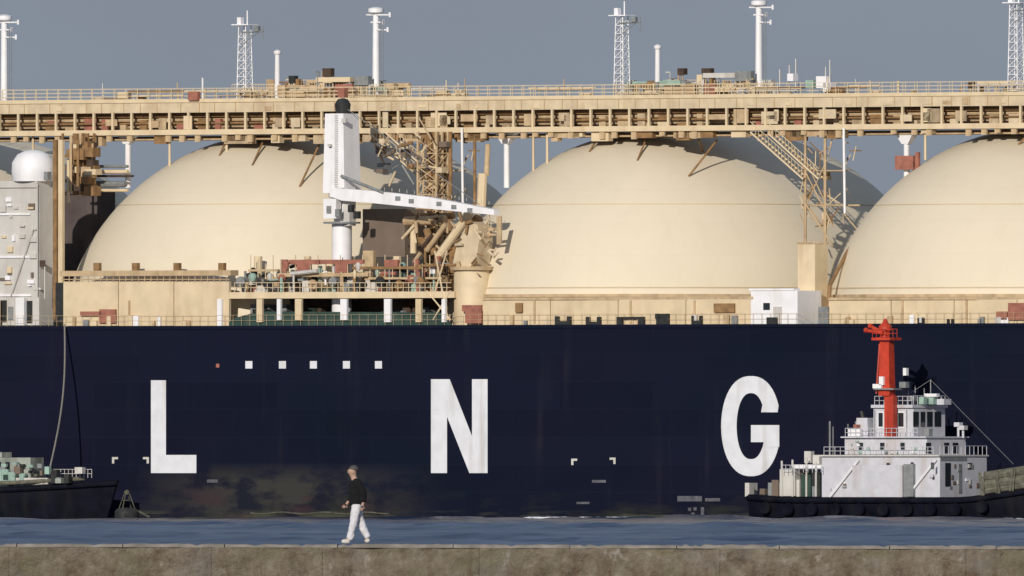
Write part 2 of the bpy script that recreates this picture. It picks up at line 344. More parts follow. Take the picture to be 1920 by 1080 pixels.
# ------------------------------------------------------------------ breakwater
BD = 706.0
def build_breakwater():
    root = thing('breakwater', 'long weathered concrete breakwater wall in the foreground under the walking person', 'breakwater', (0, BD - FD, 3.28), 0)
    root.rotation_euler = (0, R(0.13), 0)
    rs = random.Random(5)
    # face slabs with joints between, uneven surface; each lift-form slab is a piece
    def slab(x0, x1, dy):
        mb = MB(); nx, nz = 60, 26; vs = []; fs = []
        z0, z1 = -1.6, -0.075
        from mathutils import noise
        for j in range(nz + 1):
            for i in range(nx + 1):
                x = x0 + (x1 - x0) * i / nx; z = z0 + (z1 - z0) * j / nz
                d = 0.07 * noise.noise(Vector((x * 1.1, 3, z * 1.8))) + 0.03 * noise.noise(Vector((x * 4, 7, z * 5))) + 0.012 * noise.noise(Vector((x * 13, 1, z * 13)))
                e = min(x - x0, x1 - x, z1 - z)
                
                if i in (0, nx): d += 0.012
                vs.append((x, dy + d, z))
        for j in range(nz):
            for i in range(nx):
                a = j * (nx + 1) + i; fs.append((a, a + 1, a + nx + 2, a + nx + 1))
        mb.add(vs, fs); return mb
    x = -45.0
    core = MB().box(-80, 80, 0.16, 4.0, -5.5, -0.078); core.build('wall_core', 'concrete', root)
    while x < 45:
        L = rs.uniform(2.4, 6.2)
        slab(x + 0.003, x + L - 0.003, rs.uniform(-0.006, 0.006)).build('wall_slab', 'concrete', root); x += L
    # cap stones
    x = -45.0; 
    while x < 45:
        L = rs.uniform(2.2, 2.6); h = rs.uniform(-0.008, 0.008)
        mb = MB(); n = 22; prof = []
        for i in range(n + 1):
            xx = x + 0.01 + (L - 0.02) * i / n; dz = rs.uniform(-0.012, 0.006) - (0.035 if rs.random() < 0.09 else 0)
            prof.append((xx, -0.022 + rs.uniform(-0.012, 0.012), dz + h))
        vs = []
        for (xx, yy, dz) in prof: vs += [(xx, yy, -0.076), (xx, yy, dz - 0.016), (xx, yy + 0.02, dz), (xx, 4.1, dz), (xx, 4.1, -0.076)]
        fs = []
        for i in range(n):
            for k in range(4): fs.append((i * 5 + k, i * 5 + k + 1, (i + 1) * 5 + k + 1, (i + 1) * 5 + k))
            fs.append((i * 5 + 4, i * 5, (i + 1) * 5, (i + 1) * 5 + 4))
        fs += [(0, 1, 2, 3, 4), tuple(n * 5 + k for k in (4, 3, 2, 1, 0))]
        mb.add(vs, fs).build('cap_stone', 'cap', root); x += L
build_breakwater()

# ------------------------------------------------------------------ the gas carrier
A = Frame(960, FD)
ship = thing('gas_carrier', 'huge navy blue gas tanker with cream domed tanks and white letters on its side', 'ship', (A.ox, A.oy, 0), A.yaw)
DECK = 18.25; BEAM = 53.5
def build_hull():
    mb = MB(); st = []
    for t in list(np.linspace(-150, -110, 9)) + list(np.linspace(-100, 70, 18)) + list(np.linspace(78, 128, 12)):
        k = 1.0; 
        if t > 72: k = max(0.02, 1 - ((t - 72) / 56.5) ** 2.2)
        if t < -112: k = 1 - 0.35 * ((-112 - t) / 38) ** 2
        st.append((t, k))
    rows = [(-4, 1.0), (0, 1.0), (9, 1.0), (DECK - 0.45, 1.0), (DECK, 1.0)]
    vs = []
    for (t, k) in st:
        hw = BEAM / 2 * k
        for (z, _) in rows: vs.append((t, BEAM / 2 - hw, z))
        for (z, _) in reversed(rows): vs.append((t, BEAM / 2 + hw, z))
    n = 2 * len(rows); fs = []
    for i in range(len(st) - 1):
        for j in range(n):
            fs.append((i * n + j, (i + 1) * n + j, (i + 1) * n + (j + 1) % n, i * n + (j + 1) % n))
    fs += [tuple(range(n)), tuple(range((len(st) - 1) * n, len(st) * n))]
    mb.add(vs, fs).build('hull', 'hull', ship)
    g = MB(); g.box(-148, 72, -0.09, -0.003, DECK - 0.28, DECK + 0.05); g.build('rubbing_strake', 'hull', ship)
    d = MB(); d.box(-140, 70, 0.3, BEAM - 0.3, DECK, DECK + 0.02); d.build('deck', 'green', ship)
build_hull()

# letters, flat plates of paint on the side
def letter(name, polys, label):
    mb = MB()
    for poly in polys: mb.prism([A.P(x, y, -0.035) for (x, y) in poly], (0, 0.03, 0))
    mb.build('letter', 'letter', ship, label=label)
letter('L', [[(283, 713), (311, 713), (311, 853), (283, 853)], [(283, 853), (368, 853), (368, 887), (283, 887)]], 'white letter L')
letter('N', [[(808, 711), (838, 711), (838, 887), (808, 887)], [(885, 711), (914, 711), (914, 887), (885, 887)],
             [(838, 711), (843, 711), (885, 818), (885, 887), (880, 887), (838, 781)]], 'white letter N')
def Gpts():
    cx, cy = 1408, 799; o = []; i = []
    for k in range(0, 41):
        a = R(24 + (336 - 24) * k / 40.0)
        o.append((cx + 56 * math.copysign(abs(math.cos(a)) ** 0.86, math.cos(a)), cy - 94 * math.sin(a) * 1.0))
    for k in range(0, 41):
        a = R(40 + (318 - 40) * k / 40.0)
        i.append((cx + 27 * math.copysign(abs(math.cos(a)) ** 0.86, math.cos(a)), cy - 62 * math.sin(a)))
    quads = []
    for k in range(40): quads.append([o[k], i[k], i[k + 1], o[k + 1]])
    quads.append([(1408, 797), (1461, 797), (1461, 829), (1408, 829)])
    quads.append([(1432, 829), (1461, 829), (1461, 838), i[40], (1430, 838)])
    quads.append([(1461, 838), o[40], i[40]])
    # terminal of the upper arm
    quads.append([o[0], (1458, 773), (1427, 773), i[0]])
    return quads
letter('G', Gpts(), 'white letter G')
mk = MB()
for px in (467, 530, 588, 650, 710):
    m_ = MB(); A.fbox(m_, px - 7, px + 6, 677, 691, -0.03, -0.004); m_.build('square_marking', 'letter', ship, label='small white square painted high on the hull')
m_ = MB(); A.fbox(m_, 405, 411, 682, 689, -0.03, -0.004); m_.build('square_marking', 'brick', ship, label='faint worn reddish marking')
for (px, py, sgn) in ((210, 857, 1), (279, 857, -1), (1071, 860, 1), (1154, 858, -1)):
    m_ = MB(); A.fbox(m_, min(px, px + 11 * sgn), max(px, px + 11 * sgn), py, py + 4, -0.03, -0.004)
    A.fbox(m_, min(px, px + 4 * sgn), max(px, px + 4 * sgn), py + 4, py + 12, -0.03, -0.004); m_.build('corner_marking', 'greywhite', ship)
for (x0, x1, y0, y1) in ((388, 408, 899, 905), (1110, 1136, 900, 905), (1270, 1316, 930, 940), (1322, 1350, 934, 940), (1081, 1105, 941, 945)):
    m_ = MB(); A.fbox(m_, x0, x1, y0, y1, -0.02, -0.004); m_.build('stripe_marking', 'fadedmark', ship)
m_ = MB()
for (x, y, hh) in ((1293, 955, 3), (1303, 954, 3), (1299, 964, 3), (1317, 960, 9)):
    m_ = MB(); A.fbox(m_, x - 3, x + 3, y - hh, y + hh, -0.02, -0.004); m_.build('draft_mark', 'fadedmark', ship)

# tank domes: a ball stretched athwart the ship
RD = 21.6; ZC = 15.25; W0, W1 = 22.0, 31.5
TC = [A.T(1245 + 715 * k, W0) for k in (-2, -1, 0, 1)]
TC = [TC[2] - 2 * 44.8, TC[2] - 44.8, TC[2], TC[2] + 44.8]
def ring(t0, z, rr, n=56):
    out = []
    for i in range(n // 2 + 1):
        a = math.pi + math.pi * i / (n // 2); out.append((t0 + rr * math.cos(a), W0 + rr * math.sin(a), z))
    for i in range(n // 2 + 1):
        a = math.pi * i / (n // 2); out.append((t0 + rr * math.cos(a), W1 + rr * math.sin(a), z))
    return out
for k, t0 in enumerate(TC):
    mb = MB(); lat = [ -4 ] + list(range(0, 90, 3)) + [89.6]; n = None; vs = []; fs = []
    for la in lat:
        rg = ring(t0, ZC + RD * math.sin(R(la)), RD * math.cos(R(la))); n = len(rg); vs += rg
    for j in range(len(lat) - 1):
        for i in range(n): fs.append((j * n + i, j * n + (i + 1) % n, (j + 1) * n + (i + 1) % n, (j + 1) * n + i))
    fs.append(tuple(range((len(lat) - 1) * n, len(lat) * n)))
    mb.add(vs, fs); dome = mb.build('tank_dome', 'dome', ship)
    for (py, h, pr, mm) in ((385, 0.10, 0.05, 'seam'), (541, 0.12, 0.06, 'seam'), (556, 0.28, 0.30, 'tan')):
        z = A.Z(py, t0, W0); rr = math.sqrt(RD * RD - (z - ZC) ** 2)
        a = ring(t0, z - h / 2, rr + pr); b = ring(t0, z + h / 2, rr + pr); c = ring(t0, z + h / 2, rr - 0.3); d = ring(t0, z - h / 2, rr - 0.3)
        n = len(a); fs = []
        for q in range(4):
            for i in range(n): fs.append((q * n + i, q * n + (i + 1) % n, ((q + 1) % 4) * n + (i + 1) % n, ((q + 1) % 4) * n + i))
        s_ = MB(); s_.add(a + b + c + d, fs).build('seam_ring', mm, dome)
def dome_pt(px, py, k):        # a point on the near face of dome k
    cx = 1245 + 715 * (k - 2)
    dx = (px - cx) / 20.0; dz = (670 - py) / 20.0; D = math.sqrt(max(0.01, RD * RD - dx * dx - dz * dz))
    return Vector((TC[k] + 0.8 * dx + 0.6 * D, W0 + 0.6 * dx - 0.8 * D, ZC + dz))

# low side trunk in front of the domes, made of separate plates
def trunk(x0, x1, y0, step=92, w0=0.42, w1=0.78):
    x = x0
    while x < x1 - 5:
        xe = min(x + step, x1); mb = MB(); A.fbox(mb, x + 0.8, xe - 0.8, y0, 611, w0 + rnd.uniform(0, 0.03), w1); mb.build('side_plate', 'cream', ship); x = xe
trunk(118, 430, 528, 104); trunk(905, 1412, 563, 127); trunk(1553, 2010, 563, 118); trunk(-300, -2, 563, 120)
# gallery on the first dome
g = MB(); A.fbox(g, 112, 432, 508, 518, 0.25, 1.5)
gal = g.build('gallery', 'tan', ship)
for px in (180, 252, 330, 414):
    g = MB(); A.fbox(g, px - 5, px + 5, 493, 508, 0.35, 0.8); g.build('gallery_bollard', 'brown', gal)
g = MB()
for i in range(27):
    px = 118 + i * 11.8; A.pole(g, px, 528, 0.3, px, 518, 0.3, 0.04)
A.pole(g, 115, 524, 0.3, 430, 524, 0.3, 0.05); g.build('gallery_railing', 'tan', gal, kind='stuff')
# ship side rail over the whole length and gallery rails on the ring
g = MB()
for i in range(150):
    t = -75 + i * 1.0
    g.tube((t, 0.12, DECK), (t, 0.12, DECK + 1.05), 0.018, n=4)
for h in (0.55, 1.05): g.tube((-75, 0.12, DECK + h), (74, 0.12, DECK + h), 0.016, n=4)
g.build('side_railing', 'tan', ship, kind='stuff')
for (x0, x1) in ((905, 1412), (1553, 2000)):
    g = MB(); A.fbox(g, x0, x1, 558, 563, 0.30, 1.3); g.build('trunk_ledge', 'tan', ship)

# ------------------------------------------------------------------ catwalk over the domes
CW0, CW1 = 12.5, 17.0
tl, tr = -112.0, 82.0
def Zc(py): return A.Z(py, A.T(960, CW0), CW0)
cat = MB(); cat.box(tl, tr, CW0, CW0 + 0.25, Zc(206), Zc(187)); cat.box(tl, tr, CW0 + 0.26, CW1 - 0.26, Zc(199), Zc(193)); cat.box(tl, tr, CW1 - 0.25, CW1, Zc(206), Zc(187))
walk = cat.build('catwalk', 'paletan', ship)
c_ = MB(); c_.box(tl, tr, CW0 - 0.12, CW0 + 0.25, Zc(187) + 0.004, Zc(180)); c_.build('top_chord', 'cream', walk)
c_ = MB(); c_.box(tl, tr, CW0 - 0.08, CW0 + 0.35, Zc(248), Zc(238)); c_.build('lower_chord', 'cream', walk)
c_ = MB(); c_.box(tl, tr, CW1 - 0.3, CW1, Zc(248), Zc(240)); c_.build('lower_chord', 'tan', walk)
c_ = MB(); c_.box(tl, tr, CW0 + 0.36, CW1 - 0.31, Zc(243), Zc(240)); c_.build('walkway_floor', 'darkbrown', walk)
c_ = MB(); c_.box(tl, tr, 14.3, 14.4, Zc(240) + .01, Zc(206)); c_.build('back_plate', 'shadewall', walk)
post_me = (MB().box(-0.11, 0.11, 0, 0.22, Zc(238) + 0.003, Zc(206) - 0.003)).mesh('truss_post', 'cream')
post2_me = (MB().box(-0.30, 0.30, 0, 0.2, Zc(263), Zc(248) - 0.003)).mesh('under_bracket', 'tan')
thin_me = (MB().box(-0.04, 0.04, -0.05, -0.004, Zc(206), Zc(188))).mesh('web_stiffener', 'tan')
brace_me = MB().tube((0, 0.1, Zc(238)), (2.2, 0.1, Zc(206)), 0.05, n=5).mesh('truss_brace', 'tan')
t = tl + 0.6; i = 0
while t < tr:
    inst(post_me, 'truss_post', walk, (t, CW0, 0)); inst(thin_me, 'web_stiffener', walk, (t + rnd.uniform(.6, 1.6), CW0, 0))
    if rnd.random() < 0.3:
        b_ = MB(); b_.box(t + .15, t + rnd.uniform(.5, 1.2), CW0 - .06, CW0 - .004, Zc(rnd.uniform(200, 204)), Zc(rnd.uniform(189, 196))); b_.build('web_plate', rnd.choice(['cream', 'tan', 'paletan', 'cream']), walk)
    for kk in range(rnd.choice((0, 1, 1, 2))):
        b_ = MB(); zz = Zc(rnd.uniform(214, 234)); b_.box(t + 0.3, t + rnd.uniform(0.9, 1.8), 13.3 + rnd.uniform(0, .5), 14.28, Zc(240) + 0.02, zz); b_.build('pipe_box', rnd.choice(['brown', 'tan', 'shadewall', 'shadewall', 'paletan', 'brown', 'cream', 'brick']), walk)
    t += 2.27; i += 1
for (w_, zz, r_, mm) in ((13.6, 212, 0.16, 'brown'), (13.9, 231, 0.2, 'tan'), (13.3, 226, 0.10, 'brown'), (14.0, 219, 0.2, 'tan')):
    c_ = MB(); c_.tube((tl, w_, Zc(zz)), (tr, w_, Zc(zz)), r_, n=8); c_.build('long_pipe', mm, walk)
# lower service pipes hung below
for (w_, zz, r_, mm) in ((13.5, 256, 0.12, 'tan'), (15.5, 254, 0.22, 'brown')):
    c_ = MB(); c_.tube((tl, w_, Zc(zz)), (tr, w_, Zc(zz)), r_, n=8); c_.build('hung_pipe', mm, walk)
t = tl + 1.2
while t < tr:
    if rnd.random() < 0.75: inst(post2_me, 'under_bracket', walk, (t, CW0 + 0.1, rnd.uniform(0, .35)))
    t += rnd.uniform(1.3, 2.6)
# rail on top
g = MB(); t = tl
while t < tr:
    g.tube((t, CW0 + 0.1, Zc(180)), (t, CW0 + 0.1, Zc(160)), 0.033, n=4); g.tube((t + 0.6, CW1 - 0.1, Zc(187)), (t + 0.6, CW1 - 0.1, Zc(160)), 0.033, n=4); t += 1.35
for zz in (160, 167, 174):
    for ww in (CW0 + 0.1, CW1 - 0.1): g.tube((tl, ww, Zc(zz)), (tr, ww, Zc(zz)), 0.025, n=4)
g.build('catwalk_railing', 'cream', walk, kind='stuff')

for i in range(75):
    t = rnd.uniform(-60, 62); c_ = MB(); k = rnd.random(); zz = rnd.uniform(163, 180)
    if k < .4: c_.box(t, t + rnd.uniform(.3, 1.4), 13.2, 13.8, Zc(187), Zc(zz)); nm_ = 'walkway_box'
    elif k < .8: c_.tube((t, 13.0, Zc(zz)), (t + rnd.uniform(2, 8), 13.0, Zc(zz)), rnd.uniform(.05, .12), n=6); c_.tube((t + .2, 13.0, Zc(187)), (t + .2, 13.0, Zc(zz)), .05, n=5); nm_ = 'rail_pipe'
    else: c_.tube((t, 13.0, Zc(187)), (t, 13.0, Zc(rnd.uniform(146, 160))), .06, n=5); nm_ = 'lamp_post'
    c_.build(nm_, rnd.choice(['cream', 'paletan', 'tan', 'cream', 'brown', 'greywhite', 'brick' if k > .35 and k < .4 else 'tan']), walk)
for i in range(34):
    t = rnd.uniform(-62, 62); c_ = MB(); a = rnd.uniform(208, 222); c_.box(t, t + rnd.uniform(.3, 2.0), CW0 + .1, CW0 + .2, Zc(rnd.uniform(226, 238)), Zc(a)); c_.build('web_panel', rnd.choice(['paletan', 'cream', 'tan', 'shadewall']), walk)
for i in range(40):
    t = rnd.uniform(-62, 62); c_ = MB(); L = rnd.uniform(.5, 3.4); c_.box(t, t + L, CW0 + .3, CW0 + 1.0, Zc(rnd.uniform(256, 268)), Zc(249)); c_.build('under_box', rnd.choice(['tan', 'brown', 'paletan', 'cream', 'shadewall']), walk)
def gap_frame(off, posts=True):
    """legs, stairs and bracing in the gap right of dome (offset in photograph pixels from the middle gap)"""
    s_ = MB(); W_ = 13.0
    for (x, y0, y1, r_) in ((1510, 248, 610, 0.13), (1547, 248, 610, 0.14)): A.pole(s_, x + off, y0, W_, x + off, y1, W_, r_)
    for (a, b, c, d, r_) in ((1520, 385, 1612, 385, .09), (1495, 456, 1552, 456, .10), (1480, 262, 1562, 425, .07), (1510, 300, 1550, 385, .06),
                          (1550, 300, 1512, 385, .06), (1512, 385, 1562, 462, .09), (1582, 400, 1615, 440, .07), (1500, 320, 1590, 320, .07), (1512, 540, 1548, 456, .07)):
        A.pole(s_, a + off, b, W_, c + off, d, W_, r_)
    fr = s_.build('gap_frame', 'tan', ship)
    for (x0, y0, x1, y1) in ((1407, 248, 1506, 336), (1440, 250, 1535, 336)):
        s2 = MB(); p, q = A.P(x0 + off, y0, W_ - 0.6), A.P(x1 + off, y1, W_ - 0.6)
        s2.tube(p, q, 0.09, n=5); s2.tube(p + Vector((0, 0.9, 0)), q + Vector((0, 0.9, 0)), 0.09, n=5)
        up = Vector((0, 0, 1.0)); s2.tube(p + up, q + up, 0.04, n=4)
        nn = 16
        for i in range(nn):
            f = p.lerp(q, (i + 0.5) / nn); s2.box(f.x - 0.16, f.x + 0.16, f.y, f.y + 0.9, f.z - 0.03, f.z + 0.03)
            s2.tube(f, f + up, 0.025, n=4)
        s2.build('stairway', 'cream', fr)
    s3 = MB(); A.pole(s3, 1622 + off, 418, 11, 1590 + off, 470, 8, 0.13, n=8); A.pole(s3, 1590 + off, 470, 8, 1556 + off, 535, 3.5, 0.18, n=8); A.pole(s3, 1556 + off, 535, 3.5, 1550 + off, 611, 2.2, 0.20, n=8)
    s3.build('gap_shadow_pipe', 'brown', fr)  # brown slanting run stands in for the gap shadow beside the next dome
    s4 = MB(); A.pole(s4, 1582 + off, 240, CW0 - .3, 1584 + off, 400, CW0 - .3, 0.12, n=8); s4.build('white_pole', 'white', fr)
    g5 = random.Random(9)
    for i in range(44):
        x = g5.uniform(1495, 1605); y = g5.uniform(258, 440); s5 = MB()
        if i % 6 == 0: x = g5.choice((1505, 1541));
        if i % 6 == 0: A.fbox(s5, x + off, x + off + g5.uniform(5, 12), y, y + g5.uniform(5, 14), 14, 14.6); s5.build('junction_box', g5.choice(['tan', 'cream', 'brown']), fr)
        else: A.pole(s5, x + off, y, 13.4, x + off + g5.uniform(-26, 26), y + g5.uniform(-30, 30), 13.4, .06, n=5); s5.build('thin_pipe', g5.choice(['tan', 'cream', 'brown']), fr)
gap_frame(0); gap_frame(-716)
# riser trunk between second and third dome
m_ = MB(); A.box(m_, 1496, 1552, 458, 606, 4.0, 6.0); m_.build('riser_trunk', 'cream', ship)
# white flared catwalk posts
for px in (240, 950, 1700):
    f_ = MB(); A.pole(f_, px, 262, 14.0, px, 352, 14.0, 0.27, n=10); leg_ = f_.build('catwalk_leg', 'white', ship)
    h_ = MB(); p = A.P(px, 262, 14.0); h_.taper(p.x, p.y, p.z - 0.4, A.Z(248, p.x, 14.0) - 0.003, 0.35, 0.3, 1.1, 0.5); h_.build('flared_head', 'white', leg_)
for (px, yb) in ((1000, 330), (1026, 318), (318, 322), (425, 290), (1735, 300), (62, 330)):
    f_ = MB(); A.pole(f_, px, 248, 13.2, px, yb, 13.2, 0.12, n=6); f_.build('thin_support', 'cream', ship)
f_ = MB(); A.fbox(f_, 1678, 1712, 292, 318, 13.2, 14.2); A.fbox(f_, 1716, 1722, 285, 322, 13.2, 13.5); f_.build('fire_box', 'brick', ship)
# slanting struts from catwalk to the domes
for (k, lst) in ((1, ((600, 268, 558, 345), (492, 268, 468, 304), (425, 262, 405, 285))), (2, ((1345, 262, 1290, 330), (1211, 262, 1194, 300), (1120, 260, 1104, 283), (1310, 262, 1318, 282))), (3, ((1925, 255, 1900, 275),))):
    for (xa, ya, xb, yb) in lst:
        f_ = MB(); f_.tube(A.P(xa, ya, 14.0), dome_pt(xb, yb, k), 0.10, n=6); f_.build('dome_strut', 'brown', ship)

# ------------------------------------------------------------------ tank top gear and masts
ZT = 36.6
def vent_mast(px, top, base=186, w_=19.0):
    m_ = MB(); A.pole(m_, px, base, w_, px, top + 8, w_, 0.36, 0.30, n=12); o = m_.build('vent_mast', 'white', ship)
    c_ = MB(); p = A.P(px, top, w_)
    c_.lathe((p.x, p.y, p.z - 0.45), [(0.62, 0), (0.75, 0.1), (0.75, 0.45), (0.3, 0.6)], 14); c_.build('vent_cowl', 'white', o)
    for (dx0, dx1, dy) in ((-18, 26, 12), (-4, 22, 40), (-10, 14, 26)):
        a_ = MB(); A.pole(a_, px + dx0, top + dy, w_ - .2, px + dx1, top + dy, w_ - .2, 0.08); A.pole(a_, px + dx1, top + dy - 5, w_ - .2, px + dx1, top + dy + 4, w_ - .2, 0.12); a_.build('mast_arm', 'white', o)
    l_ = MB(); A.pole(l_, px + 9, base, w_ - .5, px + 9, top + 20, w_ - .5, 0.03, n=4); A.pole(l_, px + 13, base, w_ - .5, px + 13, top + 20, w_ - .5, 0.03, n=4)
    y = base
    while y > top + 20: A.pole(l_, px + 9, y, w_ - .5, px + 13, y, w_ - .5, 0.02, n=4); y -= 7
    l_.build('mast_ladder', 'grey', o)
def lattice(px, top, base=182, w_=17.6, wd=13):
    m_ = MB(); z0 = A.Z(base, 0, w_); z1 = A.Z(top, 0, w_); t = A.T(px, w_); h = 0.55
    for (a, b) in ((-h, -h), (h, -h), (h, h), (-h, h)): m_.tube((t + a, w_ + b, z0), (t + a * .75, w_ + b * .75, z1), 0.055, n=5)
    o = m_.build('lattice_mast', 'white', ship); m_ = MB()
    z = z0; i = 0
    while z < z1 - 0.6:
        for (a, b, c, d) in ((-1, -1, 1, -1), (1, -1, 1, 1), (1, 1, -1, 1), (-1, 1, -1, -1)):
            k = h * (1 - .25 * (z - z0) / (z1 - z0))
            m_.tube((t + a * k, w_ + b * k, z), (t + c * k, w_ + d * k, z + 0.75), 0.035, n=4); m_.tube((t + a * k, w_ + b * k, z), (t + c * k, w_ + d * k, z), 0.04, n=4)
        z += 0.75; i += 1
    m_.build('lattice_bars', 'white', o, kind='stuff')
    m_ = MB(); m_.box(t - 1.0, t + 1.0, w_ - 0.8, w_ + 0.8, z1, z1 + 0.1); 
    m_.box(t - .55, t - .1, w_ - .5, w_, z1 + .1, z1 + .75); m_.tube((t + .3, w_, z1), (t + .3, w_, z1 + 1.4), 0.07); m_.build('mast_platform', 'white', o)
    m_ = MB(); m_.tube((t, w_ - .5, z1 - 0.7), (t + 2.6, w_ - .5, z1 - 0.6), 0.07); m_.tube((t + 2.5, w_ - .5, z1 - 1.4), (t + 2.5, w_ - .5, z1 - .1), 0.05); m_.tube((t, w_ - .5, z1 - 1.9), (t + 2.0, w_ - .5, z1 - 0.7), 0.04)
    m_.box(t + 1.6, t + 2.1, w_ - .7, w_ - .3, z1 - .6, z1 - .1); m_.build('antenna_arm', 'grey', o)
vent_mast(8, 30, 190); vent_mast(705, 16); vent_mast(1423, 2, 178)
lattice(459, 40); lattice(1166, 30); lattice(1905, 14, 176)
for (px, y0, y1) in ((520, 96, 186), (1233, 86, 186)):
    m_ = MB(); A.pole(m_, px, y1, 18, px, y0, 18, 0.27, 0.22, n=10); o = m_.build('vent_post', 'white', ship)
    m_ = MB(); p = A.P(px, y0, 18); m_.lathe((p.x, p.y, p.z), [(0.3, -0.3), (0.36, -.2), (0.36, 0), (0.1, .15)], 10); m_.build('post_cap', 'white', o)
m_ = MB(); A.pole(m_, 380, 186, 16, 380, 146, 16, 0.09); m_.build('lamp_pole', 'white', ship)
m_ = MB(); A.fbox(m_, 352, 370, 172, 188, 12.0, 12.5); m_.build('fire_hose_box', 'brick', ship)

def tank_gear(off, seed, items):
    g = random.Random(seed)
    # round tank-top trunk and its platform
    t = A.T(1245 + off, 24); b_ = MB(); b_.lathe((t, 24, 35.6), [(4.6, 0), (4.6, 3.2), (4.2, 3.6), (1.0, 4.3)], 24); tr_ = b_.build('tank_trunk', 'tan', ship)
    z0 = A.Z(182, t, 20)
    for i in range(48):
        px = 1165 + off + g.uniform(0, 270); t = A.T(px, 19); h = g.uniform(0.3, 1.7); ww = 18.2 + g.uniform(0, 3)
        c_ = MB(); k = g.random()
        if k < 0.35: c_.box(t, t + g.uniform(0.4, 1.6), ww, ww + 0.6, z0 - 1.4, z0 + h); nm = 'pipe_cabinet'
        elif k < 0.75:
            r_ = g.uniform(0.12, 0.28); L = g.uniform(1.5, 4.5); c_.tube((t, ww, z0 + h * .8), (t + L, ww, z0 + h * .8), r_, n=8)
            c_.tube((t + .1, ww, z0 - 1.4), (t + .1, ww, z0 + h * .8), r_, n=8); c_.tube((t + L - .1, ww, z0 - 1.4), (t + L - .1, ww, z0 + h * .8), r_, n=8); nm = 'looped_pipe'
        else:
            c_.tube((t, ww, z0 - 1.2), (t, ww, z0 + h), 0.12, n=6); c_.lathe((t, ww, z0 + h), [(0.42, 0), (0.42, 0.07)], 12); c_.tube((t - .35, ww, z0 + h * .6), (t + .35, ww, z0 + h * .6), 0.2, n=8); nm = 'valve'
        c_.build(nm, g.choice(['tan', 'cream', 'tan', 'brown', 'grey', 'cream', 'greywhite', 'palegreen']), tr_)
    g_ = MB()
    for i in range(60):
        px = 1150 + off + i * 5.0; y = 150 + 14 * math.sin(i * .35) * 0
        A.pole(g_, px, 184, 18, px, 158 - (8 if 20 < i < 45 else 0), 18, 0.03, n=4)
    A.pole(g_, 1150 + off, 158, 18, 1250 + off, 158, 18, 0.035, n=4); A.pole(g_, 1250 + off, 150, 18, 1375 + off, 150, 18, 0.035, n=4); A.pole(g_, 1375 + off, 158, 18, 1450 + off, 158, 18, 0.035, n=4)
    g_.build('platform_railing', 'cream', tr_, kind='stuff')
    for (nm, mm, x0, x1, y0, y1) in items:
        if y1 < 178:
            for xx in (x0 + 2, (x0 + x1) / 2, x1 - 2):
                c_ = MB(); A.pole(c_, xx, 186, 17.7, xx, y1, 17.7, .08, n=5); c_.build('stand', g.choice(['tan', 'paletan', 'grey']), tr_)
        for q in range(5):
            xx = g.uniform(x0 - 15, x1 + 15); yy = g.uniform(y0, 178); c_ = MB()
            if q % 2: A.fbox(c_, xx, xx + g.uniform(4, 12), yy, 185, 17.6, 18.2)
            else: A.pole(c_, xx, 185, 17.5, xx, yy, 17.5, g.uniform(.05, .15), n=6); A.pole(c_, xx, yy, 17.5, xx + g.uniform(-18, 18), yy, 17.5, .08, n=6)
            c_.build('tank_top_fitting', g.choice(['tan', 'paletan', 'cream', 'grey', 'brown', 'greywhite']), tr_)
        c_ = MB(); A.fbox(c_, x0, x1, y0, y1, 17.4, 18.0); c_.build(nm, mm, tr_)
tank_gear(0, 11, [('pipe_deck', 'greywhite', 1318, 1380, 137, 146), ('pipe_deck', 'tan', 1245, 1320, 160, 178), ('valve_cabinet', 'brick', 1302, 1340, 158, 182), ('pipe_deck', 'cream', 1340, 1412, 165, 172), ('motor', 'darkbrown', 1270, 1282, 128, 140), ('motor', 'darkbrown', 1315, 1332, 128, 137), ('motor', 'grey', 1378, 1408, 133, 152), ('pipe_deck', 'palegreen', 1236, 1275, 151, 162)])
tank_gear(-715, 12, [('pipe_deck', 'cream', 592, 656, 145, 154), ('pipe_deck', 'tan', 520, 600, 160, 182), ('valve_cabinet', 'brick', 628, 660, 158, 178), ('motor', 'dark', 541, 552, 142, 156), ('motor', 'grey', 535, 562, 163, 170), ('motor', 'grey', 664, 690, 143, 160), ('motor', 'darkbrown', 604, 620, 128, 144), ('valve_cabinet', 'brown', 608, 622, 166, 184)])
tank_gear(715, 13, [('valve_cabinet', 'darkbrown', 1815, 1822, 152, 166), ('pipe_deck', 'cream', 1832, 1900, 152, 162)])
# small masts and lockers right of the third vent mast
for (x, y0) in ((1462, 130), (1480, 122), (1492, 110), (1556, 112), (1548, 125)):
    m_ = MB(); A.pole(m_, x, 182, 14, x, y0, 14, 0.07, n=5); m_.build('whip_antenna', 'greywhite', ship)
for (x0, x1, y0, y1, mm) in ((1476, 1487, 138, 152, 'white'), (1530, 1549, 143, 165, 'white'), (1510, 1525, 150, 165, 'palegreen'), (1543, 1557, 155, 172, 'white')):
    m_ = MB(); A.fbox(m_, x0, x1, y0, y1, 13.5, 14.3); m_.build('deck_locker', mm, ship)
m_ = MB(); A.pole(m_, 1684, 176, 13, 1684, 152, 13, 0.12); m_.build('lamp_pole', 'cream', ship)

